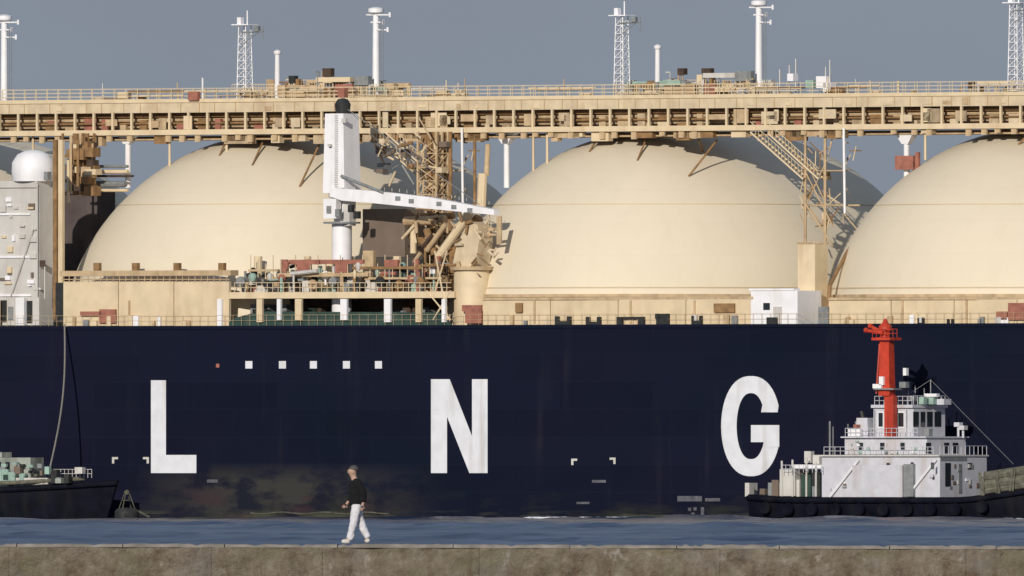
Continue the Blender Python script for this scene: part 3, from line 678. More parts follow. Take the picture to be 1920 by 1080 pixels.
# ------------------------------------------------------------------ far left deckhouse and gap machinery
h_ = MB(); A.box(h_, -230, 100, 352, 611, 1.2, 3.4); house = h_.build('deckhouse', 'greywhite', ship)
h_ = MB(); A.box(h_, -60, 96, 340, 352.5, 1.0, 3.2); h_.build('roof_edge', 'greywhite', house)
h_ = MB(); p = A.P(62, 340, 2.3); h_.lathe((p.x, 2.3, p.z), [(1.9, 0), (2.05, 0.9), (2.0, 1.8), (1.5, 2.55), (0.8, 2.9), (0.1, 3.0)], 20); rd = h_.build('white_dome', 'white', house)
for (x, y) in ((22, 318), (44, 325), (66, 326), (82, 322)):
    h_ = MB(); A.fbox(h_, x, x + 7, y, y + 16, 1.3, 1.9); h_.build('dark_vent', 'grey', rd)
for (x0, x1, y0, y1, mm) in ((-4, 12, 563, 604, 'dark'), (47, 60, 564, 606, 'dark'), (15, 24, 575, 600, 'grey'), (74, 84, 488, 500, 'darkbrown')):
    h_ = MB(); A.fbox(h_, x0, x1, y0, y1, 1.12, 1.2 - .003); h_.build('doorway', mm, house)
h_ = MB(); A.fbox(h_, 29, 45, 558, 610, 0.7, 1.15); h_.build('white_pillar', 'white', house)
for (x0, x1, y0, y1) in ((-60, 96, 400, 404), (-60, 96, 480, 484), (-60, 98, 552, 556)):
    h_ = MB(); A.fbox(h_, x0, x1 - 40, y0, y1, 1.05, 1.19); h_.build('rubbing_rib', 'white', house)
for i in range(26):
    h_ = MB(); x = rnd.uniform(-5, 64); y = rnd.uniform(360, 540); A.fbox(h_, x, x + rnd.uniform(3, 14), y, y + rnd.uniform(3, 12), 0.95 + i * .004, 1.19)
    h_.build('wall_fitting', rnd.choice(['greywhite', 'white', 'greywhite', 'taupe', 'cream']), house)
h_ = MB(); A.pole(h_, 20, 555, 0.9, 62, 430, 0.9, 0.05); A.pole(h_, 70, 345, 0.9, 70, 555, 0.9, 0.06); A.pole(h_, 84, 500, .9, 84, 560, .9, .07); h_.build('drain_pipe', 'greywhite', house)
# tall square column right of it
c_ = MB(); A.fbox(c_, 99, 106, 262, 600, 1.0, 1.5); col_ = c_.build('tall_column', 'brown', ship)
c_ = MB(); A.fbox(c_, 109, 117, 262, 535, 1.1, 1.45); c_.build('column_face', 'cream', col_)
c_ = MB(); A.fbox(c_, 104, 124, 530, 605, 0.6, 0.98); c_.build('column_foot', 'dark', col_)
c_ = MB(); A.box(c_, 108, 216, 356, 611, 19.0, 21.0); c_.build('gap_shade_block', 'gapshade', ship)  # added dark box, its colour painted as the shaded dome flank behind
tw2 = MB(); t = A.T(147, 11); hz0, hz1 = A.Z(365, t, 11), A.Z(250, t, 11); z = hz0
for (a, b) in ((-1.2, -.9), (1.2, -.9), (1.2, .9), (-1.2, .9)): tw2.box(t + a - .1, t + a + .1, 11 + b - .1, 11 + b + .1, hz0, hz1)
while z < hz1 - 1.1:
    for (a, b, c, d) in ((-1, -1, 1, -1), (1, -1, 1, 1)):
        tw2.tube((t + a * 1.2, 11 + b * .9, z), (t + c * 1.2, 11 + d * .9, z + 1.2), 0.07, n=4); tw2.tube((t + a * 1.2, 11 + b * .9, z), (t + c * 1.2, 11 + d * .9, z), 0.08, n=4)
    z += 1.2
tw2 = tw2.build('riser_tower', 'brown', ship)
for (dx, r_, mm) in ((-0.6, 0.3, 'brown'), (0.1, 0.3, 'tan'), (0.7, 0.25, 'brown')):
    c_ = MB(); c_.tube((t + dx, 11.4, hz0), (t + dx, 11.4, hz1), r_, n=10); c_.build('riser_pipe', mm, tw2)
for i in range(22):
    c_ = MB(); x = rnd.uniform(118, 165); y = rnd.uniform(262, 360); A.fbox(c_, x, x + rnd.uniform(6, 22), y, y + rnd.uniform(5, 22), 9 + rnd.uniform(0, 1), 10.4)
    c_.build('gap_machinery', rnd.choice(['brown', 'brown', 'tan', 'darkbrown', 'cream']), ship)
for (x0, x1, y, r_, mm) in ((125, 250, 330, .12, 'darkbrown'), (165, 240, 322, .2, 'cream'), (190, 240, 357, .15, 'cream'), (170, 236, 345, .3, 'grey'), (175, 240, 312, .14, 'grey')):
    c_ = MB(); A.pole(c_, x0, y, 12, x1, y, 12, r_, n=8); c_.build('gap_pipe', mm, ship)
for (x, y0, y1, mm) in ((133, 255, 360, 'tan'), (146, 262, 350, 'brown'), (128, 300, 380, 'cream')):
    c_ = MB(); A.pole(c_, x, y0, 9, x, y1, 9, .14, n=6); c_.build('gap_pipe', mm, ship)

# between first and second dome: riser tower, pipes, taupe block
c_ = MB(); A.box(c_, 680, 795, 392, 482, 6.0, 9.0); c_.build('taupe_block', 'taupe', ship)  # plain grey-brown box before the right part of the first dome
tw = MB(); t = A.T(812, 11)
hz0, hz1 = A.Z(520, t, 11), A.Z(247, t, 11)
for (a, b) in ((-1.1, -.9), (1.1, -.9), (1.1, .9), (-1.1, .9)): tw.box(t + a - .1, t + a + .1, 11 + b - .1, 11 + b + .1, hz0, hz1)
z = hz0
while z < hz1 - 1.3:
    for (a, b, c, d) in ((-1, -1, 1, -1), (1, -1, 1, 1)):
        tw.tube((t + a * 1.1, 11 + b * .9, z), (t + c * 1.1, 11 + d * .9, z + 1.3), 0.06, n=4); tw.tube((t + c * 1.1, 11 + d * .9, z), (t + a * 1.1, 11 + b * .9, z + 1.3), 0.06, n=4)
        tw.tube((t + a * 1.1, 11 + b * .9, z), (t + c * 1.1, 11 + d * .9, z), 0.07, n=4)
    z += 1.3
tower = tw.build('riser_tower', 'tan', ship)
for (dx, r_, mm) in ((-0.55, 0.3, 'brown'), (0.2, 0.34, 'brown'), (0.85, 0.22, 'tan'), (1.9, .18, 'brown')):
    c_ = MB(); c_.tube((t + dx, 11.2, hz0), (t + dx, 11.2, hz1), r_, n=10); c_.build('riser_pipe', mm, tower)
c_ = MB(); c_.box(t - .9, t + .95, 11.6, 11.8, hz0, hz1); c_.build('tower_back', 'brown', tower)
for (x0, y0, x1, y1, r_, mm, w_) in ((882, 398, 822, 482, .42, 'cream', 4.2), (898, 408, 848, 478, .5, 'brown', 5.0), (822, 482, 828, 560, .35, 'tan', 4.2), (848, 478, 842, 560, .3, 'brown', 5.0),
                                (760, 415, 835, 412, .45, 'tan', 5.2), (770, 440, 820, 470, .4, 'brown', 5.4), (775, 425, 775, 475, .3, 'cream', 5.0), (905, 325, 902, 392, .45, 'cream', 9.0), (800, 430, 815, 478, .35, 'brown', 4.9),
                                (790, 405, 850, 405, .3, 'brown', 6.0), (836, 420, 800, 470, .25, 'tan', 4.4), (915, 270, 912, 330, .25, 'tan', 11), (890, 262, 890, 400, .15, 'brown', 11)):
    c_ = MB(); A.pole(c_, x0, y0, w_, x1, y1, w_, r_, n=10); c_.build('bent_riser', mm, ship)
for i in range(34):
    c_ = MB(); x = rnd.uniform(700, 835); y = rnd.uniform(258, 350); ww = rnd.uniform(8, 12)
    if i % 3: A.pole(c_, x, y, ww, x + rnd.uniform(-30, 30), y + rnd.uniform(-40, 40), ww, rnd.uniform(.05, .16), n=6); nm_ = 'gap_pipe'
    else: A.fbox(c_, x, x + rnd.uniform(6, 16), y, y + rnd.uniform(5, 16), ww, ww + .8); nm_ = 'gap_box'
    c_.build(nm_, rnd.choice(['tan', 'brown', 'cream', 'grey', 'taupe', 'paletan']), ship)
for i in range(22):
    c_ = MB(); x = rnd.uniform(770, 860); y = rnd.uniform(405, 500); ww = rnd.uniform(4, 5.5)
    A.pole(c_, x, y, ww, x + rnd.uniform(-24, 24), y + rnd.uniform(-30, 34), ww, rnd.uniform(.08, .25), n=7); c_.build('bent_riser', rnd.choice(['tan', 'brown', 'cream', 'brown', 'darkbrown']), ship)
# cream service tank with hood by the second dome
p = A.P(886, 606, 2.4); c_ = MB(); c_.lathe((p.x, 2.4, DECK), [(1.75, 0), (1.75, 5.1), (1.7, 5.2)], 20); sv = c_.build('service_tank', 'cream', ship)
c_ = MB(); c_.lathe((p.x, 2.4, DECK + 5.2), [(2.1, 0), (2.1, 0.35)], 20); c_.build('tank_ledge', 'tan', sv)
c_ = MB(); z_ = DECK + 5.55; c_.prism([(p.x - 1.5, 1.2, z_), (p.x + 1.2, 1.2, z_), (p.x + 1.7, 1.2, z_ + 2.6), (p.x + 1.5, 1.2, z_ + 3.9), (p.x + 0.4, 1.2, z_ + 4.2), (p.x - .9, 1.2, z_ + 2.2)], (0, 2.2, 0)); c_.build('tank_hood', 'paletan', sv)
for i in range(20):
    c_ = MB(); x = rnd.uniform(850, 930); y = rnd.uniform(410, 515); A.pole(c_, x, y, .9, x + rnd.uniform(-14, 14), y + rnd.uniform(-30, 30), .9, rnd.uniform(.06, .17), n=6); c_.build('small_pipe', rnd.choice(['tan', 'cream', 'paletan', 'brown']), sv)
c_ = MB(); A.fbox(c_, 931, 939, 405, 458, 1.0, 1.2); A.fbox(c_, 915, 932, 427, 433, 1.0, 1.2); A.fbox(c_, 915, 932, 438, 442, 1.0, 1.2); c_.build('bracket', 'tan', sv)

# ------------------------------------------------------------------ manifold
mf = MB(); A.fbox(mf, 424, 852, 548, 560, 0.5, 7.5); man = mf.build('manifold_platform', 'cream', ship)
c_ = MB(); c_.prism([A.P(x, y, 0.45) for (x, y) in ((420, 611), (440, 596), (470, 588), (500, 584), (828, 586), (838, 598), (846, 611))], (0, 0.18, 0)); c_.build('green_bulwark', 'green', man)
c_ = MB(); A.fbox(c_, 436, 850, 561, 611, 5.6, 5.8); c_.build('back_plate', 'darkbrown', man)  # dark colour paints in the shade under the platform
for (px, wd, yb) in ((412, 5, 611), (487, 6, 604), (523, 4, 600), (560, 7, 600), (645, 7, 600), (727, 7, 604), (785, 6, 604), (832, 4, 604)):
    c_ = MB(); A.fbox(c_, px - wd, px + wd * .7, 560.5, yb, 0.15, 0.42); c_.build('platform_post', rnd.choice(['white', 'cream', 'white']), man)
for i in range(16):
    c_ = MB(); x = rnd.uniform(440, 815); A.fbox(c_, x, x + rnd.uniform(8, 26), rnd.uniform(570, 592), 606, 3.0, 4.2); c_.build('deck_machinery', rnd.choice(['dark', 'darkbrown', 'green', 'grey']), man)
# loading arms connections: short flanged pipe ends facing the ship's side
for i, px in enumerate((455, 505, 548, 590, 628, 676, 716, 752, 792)):
    y = 528 + (i % 2) * 6; c = A.P(px, y, 1.4); c_ = MB(); r_ = 0.42 if i % 3 else 0.5
    c_.lathe((c.x, 1.4, c.z), [(r_ * .45, -0.42), (r_ * .45, -.4), (r_ * .8 + .1, -0.4), (r_ * .8 + .1, -0.2), (r_ * .7, -0.2), (r_ * .7, 3.0)], 14, 'y')
    pp = c_.build('manifold_pipe', rnd.choice(['grey', 'dark', 'brown', 'tan', 'dark', 'taupe']), man)
    c_ = MB(); c_.tube((c.x, 3.8, c.z), (c.x, 3.8, c.z + 2.4), r_ * .8, n=10); c_.build('riser_bend', rnd.choice(['tan', 'brick', 'cream']), pp)
    c_ = MB(); c_.lathe((c.x + .6, 2.2, c.z + 0.9), [(0.4, 0), (0.45, .04), (0.4, .08)], 12, 'y'); c_.tube((c.x + .6, 2.3, c.z), (c.x + .6, 2.3, c.z + 1.0), .1); c_.build('valve_wheel', rnd.choice(['brick', 'dark', 'dark', 'grey', 'white']), pp)
for i in range(70):
    c_ = MB(); x = rnd.uniform(445, 835); yt = rnd.uniform(484, 530); ww = rnd.uniform(1.0, 4.5); rr_ = rnd.uniform(.06, .2)
    if x < 530: yt = max(yt, 508)
    k_ = rnd.random()
    if k_ < .45: A.pole(c_, x, 547, ww, x, yt, ww, rr_, n=7); nm_ = 'stand_pipe'
    elif k_ < .75: A.pole(c_, x, yt + 8, ww, x + rnd.uniform(15, 50), yt + 8 + rnd.uniform(-6, 6), ww, rr_, n=7); nm_ = 'cross_pipe'
    else: q_ = A.P(x, yt + 10, ww); c_.lathe((q_.x, ww, q_.z), [(rr_, -.5), (rr_ * 2, -.2), (rr_ * 2.2, .1), (rr_, .3)], 9); nm_ = 'valve_body'
    c_.build(nm_, rnd.choice(['grey', 'dark', 'tan', 'brown', 'brick', 'greywhite', 'palegreen', 'darkbrown', 'cream']), man)
for i in range(60):
    c_ = MB(); x = rnd.uniform(440, 830); yb = 547; yt = rnd.uniform(505, 538) + (12 if x < 520 else 0); A.fbox(c_, x, x + rnd.uniform(5, 20), yt, yt + rnd.uniform(6, 22) if rnd.random() < .5 else yb, 1.7 + rnd.uniform(0, 1.5), 4)
    c_.build('pipe_fitting', rnd.choice(['grey', 'dark', 'darkbrown', 'tan', 'grey', 'palegreen', 'brown', 'greywhite', 'brick']), man)
for (x0, x1, y0, y1, mm) in ((541, 598, 487, 496, 'brick'), (600, 684, 487, 495, 'brick'), (628, 650, 495, 512, 'brick'), (556, 580, 496, 512, 'brick'), (520, 690, 512, 519, 'tan'), (660, 790, 500, 505, 'brown'), (720, 745, 487, 500, 'brick'),
                          (690, 830, 520, 524, 'tan'), (465, 520, 505, 509, 'tan'), (780, 830, 496, 500, 'brown'), (680, 700, 470, 500, 'tan')):
    c_ = MB(); A.fbox(c_, x0, x1, y0, y1, 1.5, 1.9); c_.build('pipe_rack', mm, man)
g = MB()
for i in range(40):
    px = 440 + i * 10.2; A.pole(g, px, 548, 0.55, px, 530, 0.55, 0.035, n=4)
for y in (530, 539): A.pole(g, 440, y, 0.55, 846, y, 0.55, 0.035, n=4)
for i in range(26):
    px = 470 + i * 14; A.pole(g, px, 520, 1.6, px, 478 + 8 * (i % 3), 1.6, 0.045, n=4)
g.build('manifold_railing', 'cream', man, kind='stuff')
for (xa, ya, xb, yb) in ((800, 545, 845, 600), (845, 545, 812, 600), (815, 470, 840, 600), (838, 470, 812, 560)):
    c_ = MB(); A.pole(c_, xa, ya, 0.5, xb, yb, 0.5, 0.08, n=5); c_.build('cross_brace', 'cream', man)

# ------------------------------------------------------------------ crane
W_ = 2.0
cr = MB(); p = A.P(641, 611, W_ + 1.0)
zt, zm, zl = A.Z(213, p.x, 2.5), A.Z(362, p.x, 2.5), A.Z(372, p.x, 2.5)
cr.taper(p.x, 3.0, zm, zt, 1.28, 1.3, 1.08, 1.2); crane = cr.build('crane_house', 'white', ship)
c_ = MB(); c_.lathe((p.x, 3.0, DECK), [(0.95, 0), (0.95, A.Z(420, p.x, 3) - DECK), (0.75, A.Z(415, p.x, 3) - DECK), (0.8, zl - DECK)], 20); c_.build('crane_pedestal', 'white', crane)
c_ = MB(); c_.lathe((p.x, 3.0, A.Z(417, p.x, 3)), [(1.75, -.12), (1.75, 0.05)], 20); c_.build('crane_platform', 'grey', crane)
c_ = MB(); c_.lathe((p.x, 3.0, zl), [(1.15, 0), (1.25, .15), (1.25, .48)], 20); c_.build('slewing_ring', 'greywhite', crane)
c_ = MB(); c_.box(p.x - 0.9, p.x + 0.6, 1.3, 2.1, zl - 1.9, zl - 0.05); c_.build('operator_cab', 'white', crane)
c_ = MB(); c_.box(p.x + .75, p.x + 1.5, 2.2, 3.2, zl - 2.6, zl - 0.05); c_.build('winch_box', 'greywhite', crane)
c_ = MB(); c_.lathe((p.x + .1, 3.0, zt), [(0.6, 0), (0.72, .3), (0.78, .9), (0.5, 1.35), (0.1, 1.45)], 14); c_.build('crane_sheave', 'dark', crane)
c_ = MB(); c_.box(p.x - .25, p.x + .5, 2.7, 3.3, zt + 1.5, zt + 2.4); c_.build('crane_light', 'brick', crane)
c_ = MB()
for i in range(34): c_.box(p.x + .2, p.x + .6, 1.60 - .1, 1.64 - .1, zm + .4 + i * .21, zm + .45 + i * .21)
c_.build('crane_ladder', 'greywhite', crane, kind='stuff')
j = MB(); a = [A.P(x, y, 1.3) for (x, y) in ((618, 352), (700, 358), (800, 369), (926, 393), (926, 403), (810, 392), (690, 380), (640, 376), (618, 368))]
j.prism(a, (0, 0.9, 0)); jib = j.build('crane_jib', 'white', crane)
for (x, y) in ((745, 372), (770, 377), (822, 382), (850, 388), (880, 394)):
    c_ = MB(); A.fbox(c_, x - 4, x + 5, y - 4, y + 4, 1.22, 1.3 - .003); c_.build('jib_hole', 'grey', jib)
c_ = MB()
for i in range(19):
    x = 665 + i * 14; y = 356 + max(0, (x - 700)) ** 1.25 * 0.033; A.pole(c_, x, y, 1.4, x, y - 6, 1.4, .03, n=4)
c_.build('jib_rail', 'greywhite', jib, kind='stuff')
c_ = MB(); A.pole(c_, 918, 402, 1.7, 918, 432, 1.7, 0.04, n=4); q = A.P(918, 436, 1.7); c_.lathe((q.x, 1.7, q.z - .3), [(0.05, -.3), (.28, 0), (.28, .35), (.1, .5)], 10); c_.build('hook_block', 'tan', jib)
c_ = MB(); A.pole(c_, 652, 205, 2.6, 900, 384, 1.7, 0.035, n=4); c_.build('luffing_wire', 'grey', crane)
c_ = MB(); A.pole(c_, 640, 330, 1.5, 720, 362, 1.35, 0.16, n=8); c_.build('hydraulic_ram', 'grey', crane)
for (x, y, a, b) in ((640, 222, 8, 8), (626, 352, 16, 6), (614, 270, 5, 5)):
    c_ = MB(); A.fbox(c_, x, x + a, y, y + b, 1.35, 1.62); c_.build('crane_fitting', 'greywhite', crane)
for (x, y) in ((612, 386), (628, 392), (652, 384), (664, 396)):
    c_ = MB(); A.fbox(c_, x, x + 8, y, y + 14, 1.2, 1.6); c_.build('crane_fitting', rnd.choice(['grey', 'white', 'dark']), crane)

# ------------------------------------------------------------------ deck cabin and deck fittings
c_ = MB(); A.box(c_, 1408, 1540, 545, 611, 0.35, 4.1); cab = c_.build('deck_cabin', 'white', ship)
c_ = MB(); A.box(c_, 1404, 1500, 541, 545, 0.25, 1.2); c_.build('cabin_roof', 'white', cab)
c_ = MB(); A.fbox(c_, 1431, 1443, 568, 581, 0.29, 0.347); c_.build('cabin_window', 'glass', cab)
c_ = MB(); A.fbox(c_, 1450, 1465, 575, 606, 0.27, 0.347); c_.build('cabin_door', 'greywhite', cab)
c_ = MB(); A.fbox(c_, 1437, 1456, 595, 611, 0.05, 0.26); c_.build('mooring_chock', 'dark', ship)
for (x0, x1, y0, y1, mm, nm) in ((186, 216, 580, 606, 'brick', 'hose_reel'), (150, 190, 584, 592, 'brick', 'hose_reel_arm'), (866, 902, 572, 584, 'brick', 'hose_box'), (872, 902, 584, 606, 'brick', 'hose_box'),
                           (1338, 1376, 569, 586, 'brown', 'hose_box'), (966, 978, 568, 586, 'brown', 'small_locker'), (1868, 1888, 584, 600, 'brick', 'hose_reel'), (1890, 1925, 568, 600, 'brick', 'hose_reel'), (1875, 1890, 595, 611, 'white', 'small_locker'),
                           (1228, 1248, 588, 598, 'dark', 'winch'), (1534, 1552, 575, 611, 'grey', 'small_locker')):
    c_ = MB(); A.fbox(c_, x0, x1, y0, y1, 0.15, 0.38); c_.build(nm, mm, ship)
for (x0, x1, yt) in ((1040, 1068, 593), (1098, 1124, 594), (1156, 1206, 594), (1230, 1252, 588), (1296, 1314, 592), (1720, 1730, 596), (1775, 1785, 598)):
    c_ = MB(); hw = (x1 - x0) / 5
    A.fbox(c_, x0, x0 + hw, yt, 611, 0.0, 0.3); A.fbox(c_, x1 - hw, x1, yt, 611, 0.0, 0.3); A.fbox(c_, x0, x1, yt - 0, yt + 4, 0.02, .28) if (x1 - x0) > 40 else A.fbox(c_, x0 + hw, x1 - hw, yt + 9, 611, .02, .28)
    c_.build('mooring_bollard', 'dark', ship)
for i in range(26):
    c_ = MB(); x = rnd.choice([rnd.uniform(915, 1400), rnd.uniform(1560, 1900), rnd.uniform(130, 420)]); A.fbox(c_, x, x + rnd.uniform(4, 12), rnd.uniform(590, 602), 611, 0.14, 0.36)
    c_.build('deck_fitting', rnd.choice(['white', 'greywhite', 'tan', 'cream', 'grey']), ship)
for x in (240, 410, 1000, 1180, 1300, 1690, 1810):
    c_ = MB(); A.fbox(c_, x, x + 3, 563, 606, 0.3, 0.42); c_.build('wall_stiffener', 'tan', ship)

# ------------------------------------------------------------------ tug at the right
B = Frame(1650, 2958, 0.82)
tug = thing('tugboat', 'white and grey tugboat with red mast alongside the big navy ship', 'tugboat', (B.ox, B.oy, 0), B.yaw)
BW = 10.0
def boat_hull(parent, fr, x0, x1, deck, bow_z, mats='tughull', beam=BW, w0=0.0, low=1.0):
    t0, t1 = fr.T(x0, w0), fr.T(x1, w0 + beam / 2); L = t1 - t0; n = 26; vs = []; rows = 6
    for i in range(n + 1):
        u = i / n; k = 1.0
        if u > 0.62: k = max(0.03, 1 - ((u - 0.62) / 0.38) ** 2.3)
        if u < 0.12: k = 0.82 + 0.18 * math.sin(u / 0.12 * math.pi / 2)
        zt = deck + (bow_z - deck) * max(0, (u - 0.70) / 0.30) ** 1.3 + 0.25 * max(0, 0.15 - u) / 0.15
        for side in (-1, 1):
            for j in range(rows):
                f = j / (rows - 1); z = -1.6 + (zt + 1.6) * f
                kk = k * (0.80 + 0.20 * min(1, f * 1.5)); off = (1 - f) * 0.05 * L * max(0, (u - .6) / .4)
                vs.append((t0 + L * u - off, w0 + beam / 2 + side * beam / 2 * kk, z))
    fs = []; m = 2 * rows
    for i in range(n):
        a = i * m; b = (i + 1) * m
        for j in range(rows - 1):
            fs.append((a + j, b + j, b + j + 1, a + j + 1)); fs.append((a + rows + j, a + rows + j + 1, b + rows + j + 1, b + rows + j))
        fs.append((a + rows - 1, b + rows - 1, b + 2 * rows - 1, a + 2 * rows - 1)); fs.append((a, a + rows, b + rows, b))
    fs.append(tuple(list(range(rows)) + list(range(2 * rows - 1, rows - 1, -1)))); o = n * m; fs.append(tuple([o + q for q in range(rows)] + [o + q for q in range(2 * rows - 1, rows - 1, -1)]))
    h = MB().add(vs, fs).build('hull', mats, parent)
    # rubber fender belt along the top edge
    r = MB(); pts = []
    for i in range(n + 1):
        v = vs[i * m + rows - 1]; pts.append(Vector((v[0], v[1] - 0.1, v[2] - 0.35)))
    r.path(pts, 0.24, 8); r.build('fender_belt', mats, h)
    return h, t0, t1, vs, m, rows, n
hb = boat_hull(tug, B, 1392, 2030, B.Z(932, B.T(1650, 0), 0), B.Z(898, B.T(1950, 3), 3))
hull, t0, t1, vs, m, rows, n = hb
# hanging tyre fenders
for i in range(10):
    u = 0.1 + i * 0.075; idx = int(u * n); v = vs[idx * m + rows - 1]
    c_ = MB(); c_.lathe((v[0], v[1] - 0.42, v[2] - 1.15), [(0.25, 0), (0.55, -.05), (0.62, .12), (0.55, .32), (0.25, .28)], 14, 'y'); c_.build('tyre_fender', 'tughull', hull)
# rope fender on the bow bulwark
bw = MB(); pts = []
for i in range(int(n * 0.80), n + 1):
    v = vs[i * m + rows - 1]; pts.append(Vector((v[0], v[1] + 0.15, v[2] + 0.9)))
for dz, r_ in ((0.0, 0.5), (0.75, 0.45), (-.55, .4)): bw.path([q + Vector((0, 0, dz)) for q in pts], r_, 8)
for q in pts[::1]:
    for k in range(3): bw.tube(q + Vector((rnd.uniform(-.4, .4), -.45, 1.1)), q + Vector((rnd.uniform(-.4, .4), -.5, -1.0)), 0.08, n=5)
bw.build('bow_fender', 'olive', tug)
# houses
def bbox(nm, mm, x0, x1, y0, y1, w0, w1, par=tug):
    c = MB(); B.box(c, x0, x1, y0, y1, w0, w1); return c.build(nm, mm, par)
def bf(nm, mm, x0, x1, y0, y1, w0, w1, par):
    c = MB(); B.fbox(c, x0, x1, y0, y1, w0, w1); return c.build(nm, mm, par)
def bside(nm, mm, x0, x1, y0, y1, t, par, d=0.04):    # a piece on a face looking forward
    wa, wb = B.W(x0, t), B.W(x1, t); c = MB(); c.box(t + 0.003, t + d, wa, wb, B.Z(y1, t, wa), B.Z(y0, t, wa)); return c.build(nm, mm, par)
low = bbox('lower_house', 'tugwhite', 1541, 1850, 856, 934, 0.9, 8.6)
tL = B.T(1850, 8.6)
mid = bbox('upper_house', 'tugwhite', 1584, 1811, 821, 855.7, 1.6, 8.0); tM = B.T(1811, 8.0)
br = bbox('wheelhouse', 'tugwhite', 1638, 1772, 765, 820.7, 2.4, 7.6); tB = B.T(1772, 7.6)
bbox('bridge_roof', 'tugwhite', 1633, 1777, 759, 764.8, 2.1, 7.9, br)
bbox('deck_edge', 'tugwhite', 1576, 1817, 818.5, 821, 1.2, 8.3, mid); bbox('deck_edge', 'greywhite', 1536, 1854, 853, 855.8, 0.6, 8.8, low)
# windows
for (x0, x1) in ((1647, 1655), (1684, 1694)): bf('window_frame', 'white', x0 - 1.5, x1 + 1.5, 772, 802, 2.37, 2.397, br), bf('window', 'glass', x0, x1, 774, 800, 2.34, 2.367, br)
for (x0, x1) in ((1712, 1722), (1726, 1734), (1738, 1748), (1752, 1764)): bside('window', 'glass', x0, x1, 772, 800, tB, br)
for (x0, x1) in ((1736, 1745), (1770, 1779), (1786, 1796)): bside('window', 'glass', x0, x1, 830, 850, tM, mid)
for (x0, x1) in ((1610, 1618), (1650, 1658), (1688, 1696)): bf('window', 'glass', x0, x1, 830, 843, 1.55, 1.597, mid)
for (x0, x1, y0, y1) in ((1662, 1668, 868, 882), (1618, 1624, 872, 884)): bf('porthole', 'glass', x0, x1, y0, y1, 0.85, 0.897, low)
for (x0, x1, y0, y1, mm) in ((1772, 1782, 868, 912, 'glass'), (1814, 1822, 868, 880, 'glass'), (1797, 1803, 870, 925, 'grey'), (1745, 1751, 867, 880, 'grey'), (1763, 1812, 858, 864, 'grey')):
    bside('door' if y1 > 900 else 'porthole', mm, x0, x1, y0, y1, tL, low)
# slanting side plates / bulwark stays and rail
for (xa, ya, xb, yb) in ((1556, 932, 1610, 862), (1700, 932, 1755, 862)):
    c_ = MB(); B.pole(c_, xa, ya, 0.7, xb, yb, 0.7, 0.12, n=6); c_.build('slanting_stay', 'white', low)
bf('side_bulwark', 'tugwhite', 1598, 1692, 872, 932, 0.45, 0.6, low)
bf('vent_trunk', 'grey', 1694, 1712, 870, 931, 0.5, 0.88, low)
bf('life_raft', 'white', 1590, 1612, 804, 818, 1.4, 2.2, mid); bf('life_raft', 'brick', 1600, 1606, 796, 803, 1.4, 2.0, mid)
for (x, y0, y1, r_) in ((1556, 855, 790, .09), (1562, 853, 800, .05), (1590, 819, 795, .06), (1604, 819, 790, .05)):
    c_ = MB(); B.pole(c_, x, y0, 2, x, y1, 2, r_, n=6); c_.build('pole', 'grey', tug)
# funnels
for ww in (2.0, 6.6):
    c_ = MB(); p = B.P(1615 + 12 * (ww - 2), 822, ww); c_.taper(p.x, p.y + .6, p.z, p.z + 1.9, 0.75, 0.6, 0.6, 0.5); f_ = c_.build('funnel', 'tugwhite', mid)
    c_ = MB(); c_.tube((p.x - .2, p.y + .6, p.z + 1.9), (p.x - .4, p.y + .6, p.z + 2.5), .2, n=8); c_.build('exhaust_pipe', 'dark', f_)
# rails
c_ = MB()
def rail(mb, fr, x0, x1, y, ww, h, n_):
    for i in range(n_ + 1):
        x = x0 + (x1 - x0) * i / n_; fr.pole(mb, x, y, ww, x, y - h, ww, .03, n=4)
    for hh in (h, h * .5): fr.pole(mb, x0, y - hh, ww, x1, y - hh, ww, .03, n=4)
rail(c_, B, 1585, 1720, 819, 1.3, 16, 14); rail(c_, B, 1545, 1750, 853, 0.7, 15, 20); rail(c_, B, 1640, 1710, 759, 2.4, 16, 8); rail(c_, B, 1465, 1540, 886, .3, 14, 9)
for i in range(9):
    q = i / 8; w_ = 2.4 + 5.2 * q; c_.tube((tB, w_, B.Z(759, tB, w_)), (tB, w_, B.Z(742, tB, w_)), .03, n=4)
c_.tube((tB, 2.4, B.Z(742, tB, 5)), (tB, 7.6, B.Z(742, tB, 5)), .03, n=4)
for i in range(12):
    q = i / 11; w_ = 0.9 + 7.7 * q; c_.tube((tL, w_, B.Z(853, tL, w_)), (tL, w_, B.Z(836, tL, w_)), .03, n=4)
c_.tube((tL, .9, B.Z(836, tL, 5)), (tL, 8.6, B.Z(836, tL, 5)), .03, n=4)
c_.build('tug_railing', 'tugwhite', tug, kind='stuff')
# radar and small masts on bridge roof
for (x, y0, w_) in ((1703, 732, 4), (1716, 722, 5), (1733, 728, 5.5), (1745, 712, 5), (1766, 745, 7)):
    c_ = MB(); B.pole(c_, x, 760, w_, x, y0, w_, .06, n=5); c_.build('roof_mast', 'grey', br)
bf('radar_scanner', 'white', 1733, 1756, 738, 744, 4.4, 4.9, br); bf('radar_base', 'palegreen', 1738, 1750, 745, 758, 4.4, 5.2, br)
bf('search_light', 'palegreen', 1722, 1732, 744, 758, 3.4, 4, br); bf('search_light', 'grey', 1705, 1714, 742, 752, 3.4, 4, br); bf('roof_locker', 'tugwhite', 1752, 1770, 748, 758.8, 5, 6.2, br)
for (x, y) in ((1797, 800), (1806, 806)):
    t_ = B.T(x, 7); c_ = MB(); c_.tube((t_, 7, B.Z(821, t_, 7)), (t_, 7, B.Z(y, t_, 7)), .12, n=6); c_.box(t_ - .3, t_ + .3, 6.7, 7.3, B.Z(y, t_, 7), B.Z(y - 8, t_, 7)); c_.build('deck_lamp', 'tugwhite', mid)
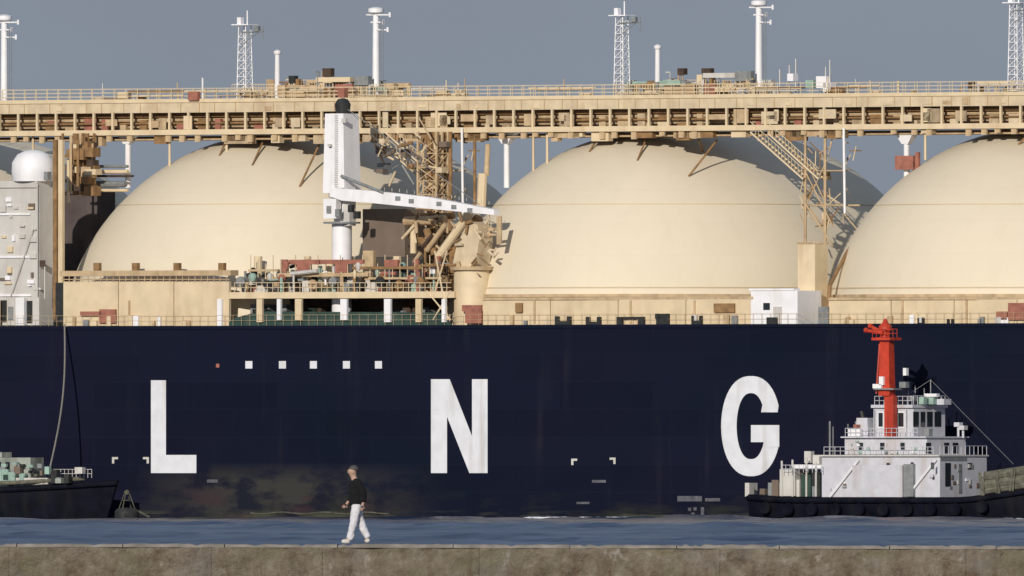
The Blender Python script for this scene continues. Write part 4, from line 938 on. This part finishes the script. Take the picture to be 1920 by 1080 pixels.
# red fire-fighting mast
c_ = MB(); B.fbox(c_, 1658, 1675, 742, 818, 1.45, 2.05); mast = c_.build('red_mast', 'red', tug)
c_ = MB(); pa, pb = B.P(1663, 742, 1.75), B.P(1661, 640, 1.75); c_.taper(pa.x, 1.75, pa.z + .003, pb.z, 0.62, 0.5, 0.5, 0.42); c_.build('mast_column', 'red', mast)
c_ = MB()
for k in range(9):
    ya = 735 - k * 11; B.pole(c_, 1644 + k * .6, ya, 1.9, 1657, ya - 9, 1.9, .06, n=4); B.pole(c_, 1657, ya, 1.9, 1644 + k * .6, ya - 9, 1.9, .05, n=4)
B.pole(c_, 1643, 738, 1.9, 1650, 632, 1.9, .09, n=5); c_.build('mast_ladder', 'red', mast)
bbox('mast_platform', 'red', 1634, 1690, 633, 638, .9, 2.8, mast)
c_ = MB(); q = B.P(1660, 632, 1.75); c_.lathe((q.x, 1.75, q.z), [(0.42, -.02), (0.42, .5), (0.62, .6), (0.62, 1.0), (0.3, 1.3), (.12, 1.7)], 12); c_.build('monitor_base', 'red', mast)
for (xb, yb, w_) in ((1624, 620, 1.2), (1632, 612, 2.5)):
    c_ = MB(); B.pole(c_, 1656, 624, w_, xb, yb, w_, .22, .14, n=10); B.pole(c_, xb + 3, yb, w_, xb - 2, yb - 1, w_, .24, n=10); c_.build('water_monitor', 'red', mast)
rr_ = MB(); rail(rr_, B, 1636, 1682, 633, 1.0, 16, 6); rr_.build('mast_railing', 'red', mast)
bbox('lower_platform', 'grey', 1638, 1694, 728, 731, .9, 2.6, mast); bf('flood_light', 'white', 1636, 1652, 720, 728, 1.0, 1.5, mast); bf('flood_light', 'white', 1648, 1656, 706, 722, 1.0, 1.5, mast)
bf('flood_light', 'grey', 1686, 1698, 716, 727, 1.6, 2.2, mast); bf('flood_light', 'white', 1693, 1699, 690, 704, 2.0, 2.4, mast)
gt = random.Random(21)
for i in range(20):
    x = gt.uniform(1548, 1750); y = gt.uniform(866, 922); bf('wall_fitting', gt.choice(['grey', 'tugwhite', 'greywhite', 'taupe', 'dark', 'white']), x, x + gt.uniform(2, 8), y, y + gt.uniform(3, 9), .78 - i * .004, .897, low)
for i in range(14):
    x = gt.uniform(1590, 1730); y = gt.uniform(826, 850); bf('wall_fitting', gt.choice(['grey', 'greywhite', 'white', 'palegreen', 'dark']), x, x + gt.uniform(2, 7), y, y + gt.uniform(2, 7), 1.48 - i * .004, 1.597, mid)
for i in range(14):
    x = gt.uniform(1765, 1840); y = gt.uniform(868, 926); bside('wall_fitting', gt.choice(['grey', 'greywhite', 'white', 'taupe']), x, x + gt.uniform(2, 6), y, y + gt.uniform(3, 9), tL, low, .05 + i * .004)
for i in range(18):
    x = gt.uniform(1588, 1740); w_ = gt.uniform(1.4, 6); y = gt.uniform(800, 815); bf('deck_locker', gt.choice(['tugwhite', 'grey', 'white', 'palegreen', 'taupe']), x, x + gt.uniform(3, 10), y, 818, w_, w_ + .6, mid) if x < 1632 or x > 1700 else None
for i in range(16):
    x = gt.uniform(1392, 1540); w_ = gt.uniform(1, 4.5); y = gt.uniform(895, 924); bf('deck_gear', gt.choice(['grey', 'dark', 'greywhite', 'green', 'taupe', 'tugwhite']), x, x + gt.uniform(4, 14), y, 931, w_, w_ + .8, tug)
for x0 in (1640, 1700, 1765):
    c_ = MB(); B.pole(c_, x0, 768, 2.3, x0, 820, 2.3, .035, n=4); c_.build('drain_pipe', 'grey', br) if x0 < 1760 else None
c_ = MB(); B.pole(c_, 1745, 712, 5, 1612, 800, 2, .02, n=4); c_.build('stay_wire', 'grey', tug)
c_ = MB(); B.pole(c_, 1745, 712, 5, 1900, 870, 5, .02, n=4); c_.build('stay_wire', 'grey', tug)
# after deck gear
for (x0, x1, y0, y1, mm, nm) in ((1462, 1490, 880, 930, 'greywhite', 'tow_winch_housing'), (1502, 1520, 890, 931, 'green', 'tow_winch'), (1522, 1538, 884, 931, 'dark', 'winch_drum'), (1440, 1462, 905, 930, 'grey', 'deck_bollard'), (1488, 1541, 871, 878, 'white', 'towing_beam')):
    bf(nm, mm, x0, x1, y0, y1, 1.2, 4.0, tug)
for x in (1466, 1486, 1512, 1530):
    c_ = MB(); B.pole(c_, x, 931, 1.1, x, 858 + (x % 7) * 2, 1.1, .1, n=6); c_.build('towing_post', 'greywhite', tug)
for (x, y) in ((1880, 900), (1893, 912), (1905, 905)):
    bf('bow_cleat', 'white', x, x + 5, y, y + 5, .2, .5, tug) if False else None
for (x0, x1, y0, y1) in ((1508, 1520, 846, 868), (1524, 1536, 853, 870)): bf('towing_light', 'greywhite', x0, x1, y0, y1, 2, 2.6, tug)

# ------------------------------------------------------------------ boat at the left edge
C_ = Frame(60, 3020, 0.86)
boat = thing('workboat', 'dark hulled workboat with pale green deckhouse at the far left by the ship', 'workboat', (C_.ox, C_.oy, 0), C_.yaw)
hb = boat_hull(boat, C_, -420, 222, C_.Z(912, C_.T(0, 0), 0), C_.Z(899, C_.T(200, 3), 3), beam=8.5)
_, t0, t1, vs, m, rows, n = hb
c_ = MB(); pts = []
for i in range(int(n * 0.72), n + 1):
    v = vs[i * m + rows - 1]; pts.append(Vector((v[0], v[1] + .1, v[2] + .3)))
c_.path(pts[:-2], .2, 8); c_.build('bow_fender', 'olive', boat)
def cf(nm, mm, x0, x1, y0, y1, w0, w1, par=boat):
    c = MB(); C_.box(c, x0, x1, y0, y1, w0, w1); return c.build(nm, mm, par)
dh = cf('deckhouse', 'boatpaint', -260, 82, 858, 903, 1.8, 4.2)
cf('upper_cabin', 'boatpaint', -240, 22, 848, 857.5, 2.2, 4.0, dh)
cf('bulwark', 'palegreen', -120, 18, 880, 912, 1.0, 1.3); cf('bulwark', 'greywhite', 30, 92, 896, 908, 1.1, 1.4)
for (x0, x1, y0, y1, mm) in ((-8, 2, 866, 880, 'glass'), (10, 18, 866, 882, 'glass'), (57, 63, 880, 890, 'dark'), (28, 36, 868, 900, 'brick')):
    c = MB(); C_.fbox(c, x0, x1, y0, y1, 1.74, 1.797); c.build('window' if mm == 'glass' else 'hatch', mm, dh)
for (x0, x1, y0, y1, mm) in ((14, 28, 885, 905, 'palegreen'), (48, 66, 905, 918, 'grey'), (64, 80, 900, 920, 'greywhite'), (36, 44, 890, 915, 'palegreen'), (28, 34, 912, 924, 'greywhite'), (140, 154, 876, 888, 'greywhite')):
    c = MB(); C_.fbox(c, x0, x1, y0, y1, 1.0, 1.6); c.build('deck_gear', mm, boat)
gb = random.Random(4)
for i in range(30):
    x = gb.uniform(-5, 120); y = gb.uniform(862, 908) if x < 85 else gb.uniform(880, 898); c = MB(); C_.fbox(c, x, x + gb.uniform(3, 12), y, y + gb.uniform(4, 16) if x < 85 else 906, .9 + i * .01, 1.5); c.build('deck_gear', gb.choice(['palegreen', 'green', 'boatpaint', 'grey', 'taupe', 'dark', 'olive']), boat)
c = MB(); rail(c, C_, 85, 172, 896, 2.2, 16, 12); c.build('boat_railing', 'greywhite', boat, kind='stuff')

# tow rope
def sag(p, q, s, n=18): return [p.lerp(q, i / n) + Vector((0, 0, -s * 4 * (i / n) * (1 - i / n))) for i in range(n + 1)]
M_A = Matrix.Translation(Vector((A.ox, A.oy, 0))) @ Matrix.Rotation(A.yaw, 4, 'Z')
M_C = Matrix.Translation(Vector((C_.ox, C_.oy, 0))) @ Matrix.Rotation(C_.yaw, 4, 'Z')
pa = M_A @ A.P(121, 608, -0.35); pb = M_C @ C_.P(92, 884, 1.6)
c = MB(); pts = []
for i in range(19):
    u = i / 18; q = pa.lerp(pb, u); q.x += 0.55 * math.sin(u * math.pi) ; pts.append(q - pa)
c.path(pts, 0.085, 6); o = c.build('tow_rope', 'rope'); o.location = pa
o['label'] = 'grey rope hanging down the dark hull from ship deck to workboat'; o['category'] = 'rope'

# mooring buoy beside the workboat
D_ = Frame(238, 2990, 0.95)
by = thing('mooring_buoy', 'dark olive mooring buoy with pale frame floating below the letter L', 'buoy', (D_.ox, D_.oy, -0.05), 0.3)
c = MB(); c.lathe((0, 0, 0), [(1.1, -.6), (1.35, 0), (1.35, 1.0), (1.1, 1.3), (.5, 1.45)], 20); by.scale = (.85, .85, .85); c.build('float', 'dark', by)
c = MB()
for k in range(4):
    a_ = R(45 + 90 * k); c.tube((math.cos(a_), math.sin(a_), 1.3), (.35 * math.cos(a_), .35 * math.sin(a_), 2.9), .06, n=5)
c.lathe((0, 0, 2.2), [(.62, 0), (.62, .08)], 12); c.build('frame', 'wetrope', by)
c = MB(); c.lathe((0, 0, 2.9), [(.3, 0), (.32, .3), (.1, .5)], 10); c.build('lantern', 'wetrope', by)
c = MB(); c.box(-.7, -.2, -1.42, -1.3, .5, .9); c.build('side_plate', 'dark', by)
c = MB(); c.tube((1.0, -.6, 1.1), (2.3, -.9, .4), .12, n=6); c.build('mooring_chain', 'wetrope', by)
c = MB()

# floating boom along the waterline (pale line left of the person)
c = MB(); pts = []
for i in range(60):
    x = 470 + i * 4.4; pts.append(A.P(x, 962 + 1.5 * math.sin(i * .35), -1.6))
pts0 = pts[0].copy(); mp0 = M_A @ pts0
c.path([(M_A.to_3x3() @ (q - pts0)) for q in pts], .075, 6)
# keep it on the water just off the hull
o = c.build('fender_rope', 'wetrope'); o.location = mp0
o['label'] = 'thin pale olive rope stretched low along the dark hull behind the person'; o['category'] = 'rope'

# foam along waterlines
def foam(fr, x0, x1, w_, n_, seed):
    g = random.Random(seed); mb = MB(); p0 = None
    for i in range(n_):
        x = g.uniform(x0, x1); t = fr.T(x, w_); L = g.uniform(.3, 1.6); h = g.uniform(.25, .55); d = g.uniform(.15, .5); y = w_ - g.uniform(0, 2.0)
        h *= .5; mb.prism([(t - L, y, -.05), (t - L * .5, y, h * g.uniform(.3, 1)), (t, y, h), (t + L * .6, y, h * g.uniform(.2, .8)), (t + L, y, -.05)], (g.uniform(-.3, .3), d, 0))
    o = mb.build('foam', 'foam'); o.location = (fr.ox, fr.oy, 0.05); o.rotation_euler = (0, 0, fr.yaw); o['kind'] = 'stuff'
    for v in o.data.vertices: pass
    return o
foam(A, 1000, 1172, -1.0, 170, 1); foam(B, 1640, 1920, -0.6, 60, 2); foam(A, 1180, 1380, -.8, 16, 4)

# ------------------------------------------------------------------ walking person
def skin_obj(name, verts, edges, radii, m, parent, root=0, sub=2):
    me = bpy.data.meshes.new(name); me.from_pydata(verts, edges, []); me.update(); me.materials.append(M[m])
    o = bpy.data.objects.new(name, me); COL.objects.link(o); o.parent = parent
    md = o.modifiers.new('skin', 'SKIN'); md.use_smooth_shade = True; md.branch_smoothing = 0.6
    if not me.skin_vertices: bpy.context.view_layer.objects.active = o
    for i, sv in enumerate(me.skin_vertices[0].data):
        r_ = radii[i]; sv.radius = (r_, r_) if not isinstance(r_, tuple) else r_; sv.use_root = (i == root)
    s = o.modifiers.new('sub', 'SUBSURF'); s.levels = s.render_levels = sub + (1 if m in ('jacket', 'trousers') else 0)
    if m in ('jacket', 'trousers'):
        tx = bpy.data.textures.get('folds') or bpy.data.textures.new('folds', 'CLOUDS'); tx.noise_scale = 0.11
        d_ = o.modifiers.new('folds', 'DISPLACE'); d_.texture = tx; d_.strength = 0.05; d_.mid_level = 0.5; d_.texture_coords = 'LOCAL'
    return o
px_m = BD / F
per = thing('person', 'person in black jacket and white trousers walking left along the breakwater', 'person', ((657 + 10 - 960) * px_m, BD - FD + 0.9, 3.30), 0)
# walks towards -x; y is depth (near side = -y)
bv = {'pel': (0.02, 0, 0.90), 'wa': (0.02, 0, 1.05), 'ch': (0.0, 0, 1.26), 'nb': (-0.02, 0, 1.41), 'nk': (-0.05, 0, 1.49), 'hd': (-0.085, 0, 1.59), 'ht': (-0.08, 0, 1.67),
      'sr': (0.02, -0.17, 1.36), 'er': (0.17, -0.21, 1.12), 'wr': (0.16, -0.21, 0.90), 'hr': (0.14, -0.21, 0.82),
      'sl': (0.0, 0.17, 1.36), 'el': (-0.05, 0.21, 1.10), 'wl': (-0.17, 0.20, 0.92), 'hl': (-0.22, 0.19, 0.86),
      'pr': (0.02, -0.09, 0.86), 'kr': (-0.05, -0.10, 0.48), 'ar': (-0.15, -0.10, 0.10), 'tr_': (-0.29, -0.10, 0.05),
      'pl': (0.02, 0.09, 0.86), 'kl': (0.10, 0.10, 0.47), 'al': (0.28, 0.10, 0.14), 'tl_': (0.19, 0.10, 0.03)}
keys = list(bv); ix = {k: i for i, k in enumerate(keys)}
def E(s): return [(ix[a], ix[b]) for a, b in (e.split('-') for e in s.split())]
rad = {'pel': .12, 'wa': .11, 'ch': .12, 'nb': .075, 'nk': .062, 'hd': .130, 'ht': .100, 'sr': .055, 'er': .042, 'wr': .032, 'hr': .038, 'sl': .055, 'el': .042, 'wl': .032, 'hl': .038,
       'pr': .085, 'kr': .058, 'ar': .042, 'tr_': .035, 'pl': .085, 'kl': .058, 'al': .042, 'tl_': .035}
body_e = E('pel-wa wa-ch ch-nb nb-nk nk-hd hd-ht nb-sr sr-er er-wr wr-hr nb-sl sl-el el-wl wl-hl pel-pr pr-kr kr-ar ar-tr_ pel-pl pl-kl kl-al al-tl_')
body = skin_obj('body', [bv[k] for k in keys], body_e, [rad[k] for k in keys], 'skin', per)
def sub_skin(name, ks, edges, rr, m, parent, root=0, ov=None):
    ov = ov or {}; li = {k: i for i, k in enumerate(ks)}
    return skin_obj(name, [ov.get(k, bv.get(k)) for k in ks], [(li[a], li[b]) for a, b in (e.split('-') for e in edges.split())], rr, m, parent, root)
sub_skin('jacket', ['hem', 'pel', 'wa', 'ch', 'nb'], 'hem-pel pel-wa wa-ch ch-nb', [.20, .20, .19, .20, .12], 'jacket', per, 0, {'hem': (0.03, 0, 0.82), 'nb': (-.025, 0, 1.45)})
for s_ in 'rl': sub_skin('sleeve', ['nb', 's' + s_, 'e' + s_, 'w' + s_], 'nb-s%s s%s-e%s e%s-w%s' % (s_, s_, s_, s_, s_), [.11, .105, .085, .066], 'jacket', per, 0, {'nb': (0, 0, 1.36)})
for s_ in 'rl':
    a_ = {'ar': (-0.15, -0.10, 0.06), 'al': (0.275, 0.10, 0.11)}
    sub_skin('trouser_leg', ['pel', 'p' + s_, 'k' + s_, 'a' + s_], 'pel-p%s p%s-k%s k%s-a%s' % (s_, s_, s_, s_, s_), [.145, .128, .092, .080], 'trousers', per, 0, dict(a_, pel=(0.02, 0, 0.92)))
for (heel, toe) in (((-0.12, -0.10, 0.05), (-0.33, -0.10, 0.05)), ((0.31, 0.10, 0.09), (0.20, 0.10, 0.04))):
    skin_obj('shoe', [heel, toe], [(0, 1)], [.058, .05], 'greywhite', per)
# head details
def ell(name, c, r, m, parent, n=14, cut=None):
    mb = MB(); prof = []
    vs = []; fs = []
    for j in range(n + 1):
        th = math.pi * j / n
        for i in range(n * 2):
            ph = math.pi * i / n
            vs.append((c[0] + r[0] * math.sin(th) * math.cos(ph), c[1] + r[1] * math.sin(th) * math.sin(ph), c[2] + r[2] * math.cos(th)))
    for j in range(n):
        for i in range(n * 2):
            fs.append((j * 2 * n + i, j * 2 * n + (i + 1) % (2 * n), (j + 1) * 2 * n + (i + 1) % (2 * n), (j + 1) * 2 * n + i))
    return mb.add(vs, fs).build(name, m, parent)
ell('hair', (-0.045, 0, 1.645), (0.108, 0.100, 0.092), 'hair', per)
ell('nose', (-0.172, 0, 1.582), (0.02, 0.014, 0.022), 'skin', per, 6)
for s_ in (-1, 1):
    ell('eye', (-0.158, s_ * 0.034, 1.60), (0.012, 0.014, 0.010), 'dark', per, 6); ell('ear', (-0.06, s_ * 0.094, 1.58), (0.022, 0.012, 0.032), 'skin', per, 6)
ell('mouth', (-0.163, 0, 1.54), (0.010, 0.026, 0.006), 'brick', per, 6)
# fingers
for (hx, hy, hz, dx, dz) in ((0.14, -0.21, 0.82, -.2, -1), (-0.22, 0.19, 0.86, -.7, -.7)):
    base = Vector((hx, hy, hz)); d = Vector((dx, 0, dz)).normalized(); side = Vector((d.z, 0, -d.x))
    c = MB()
    for q in range(4):
        L = (.055, .068, .072, .06)[q]; p0 = base + side * (q - 1.5) * 0.018 + d * .03; p1 = p0 + d * L * .55 + Vector((0, .004, 0)); p2 = p1 + d * L * .4 + Vector((-0.01, .012, 0))
        c.tube(p0, p1, .009, .0085, 6); c.tube(p1, p2, .0085, .006, 6)
    p0 = base + side * -.028; c.tube(p0, p0 + side * -.03 + d * .03, .011, .009, 6)
    c.build('fingers', 'skin', per)
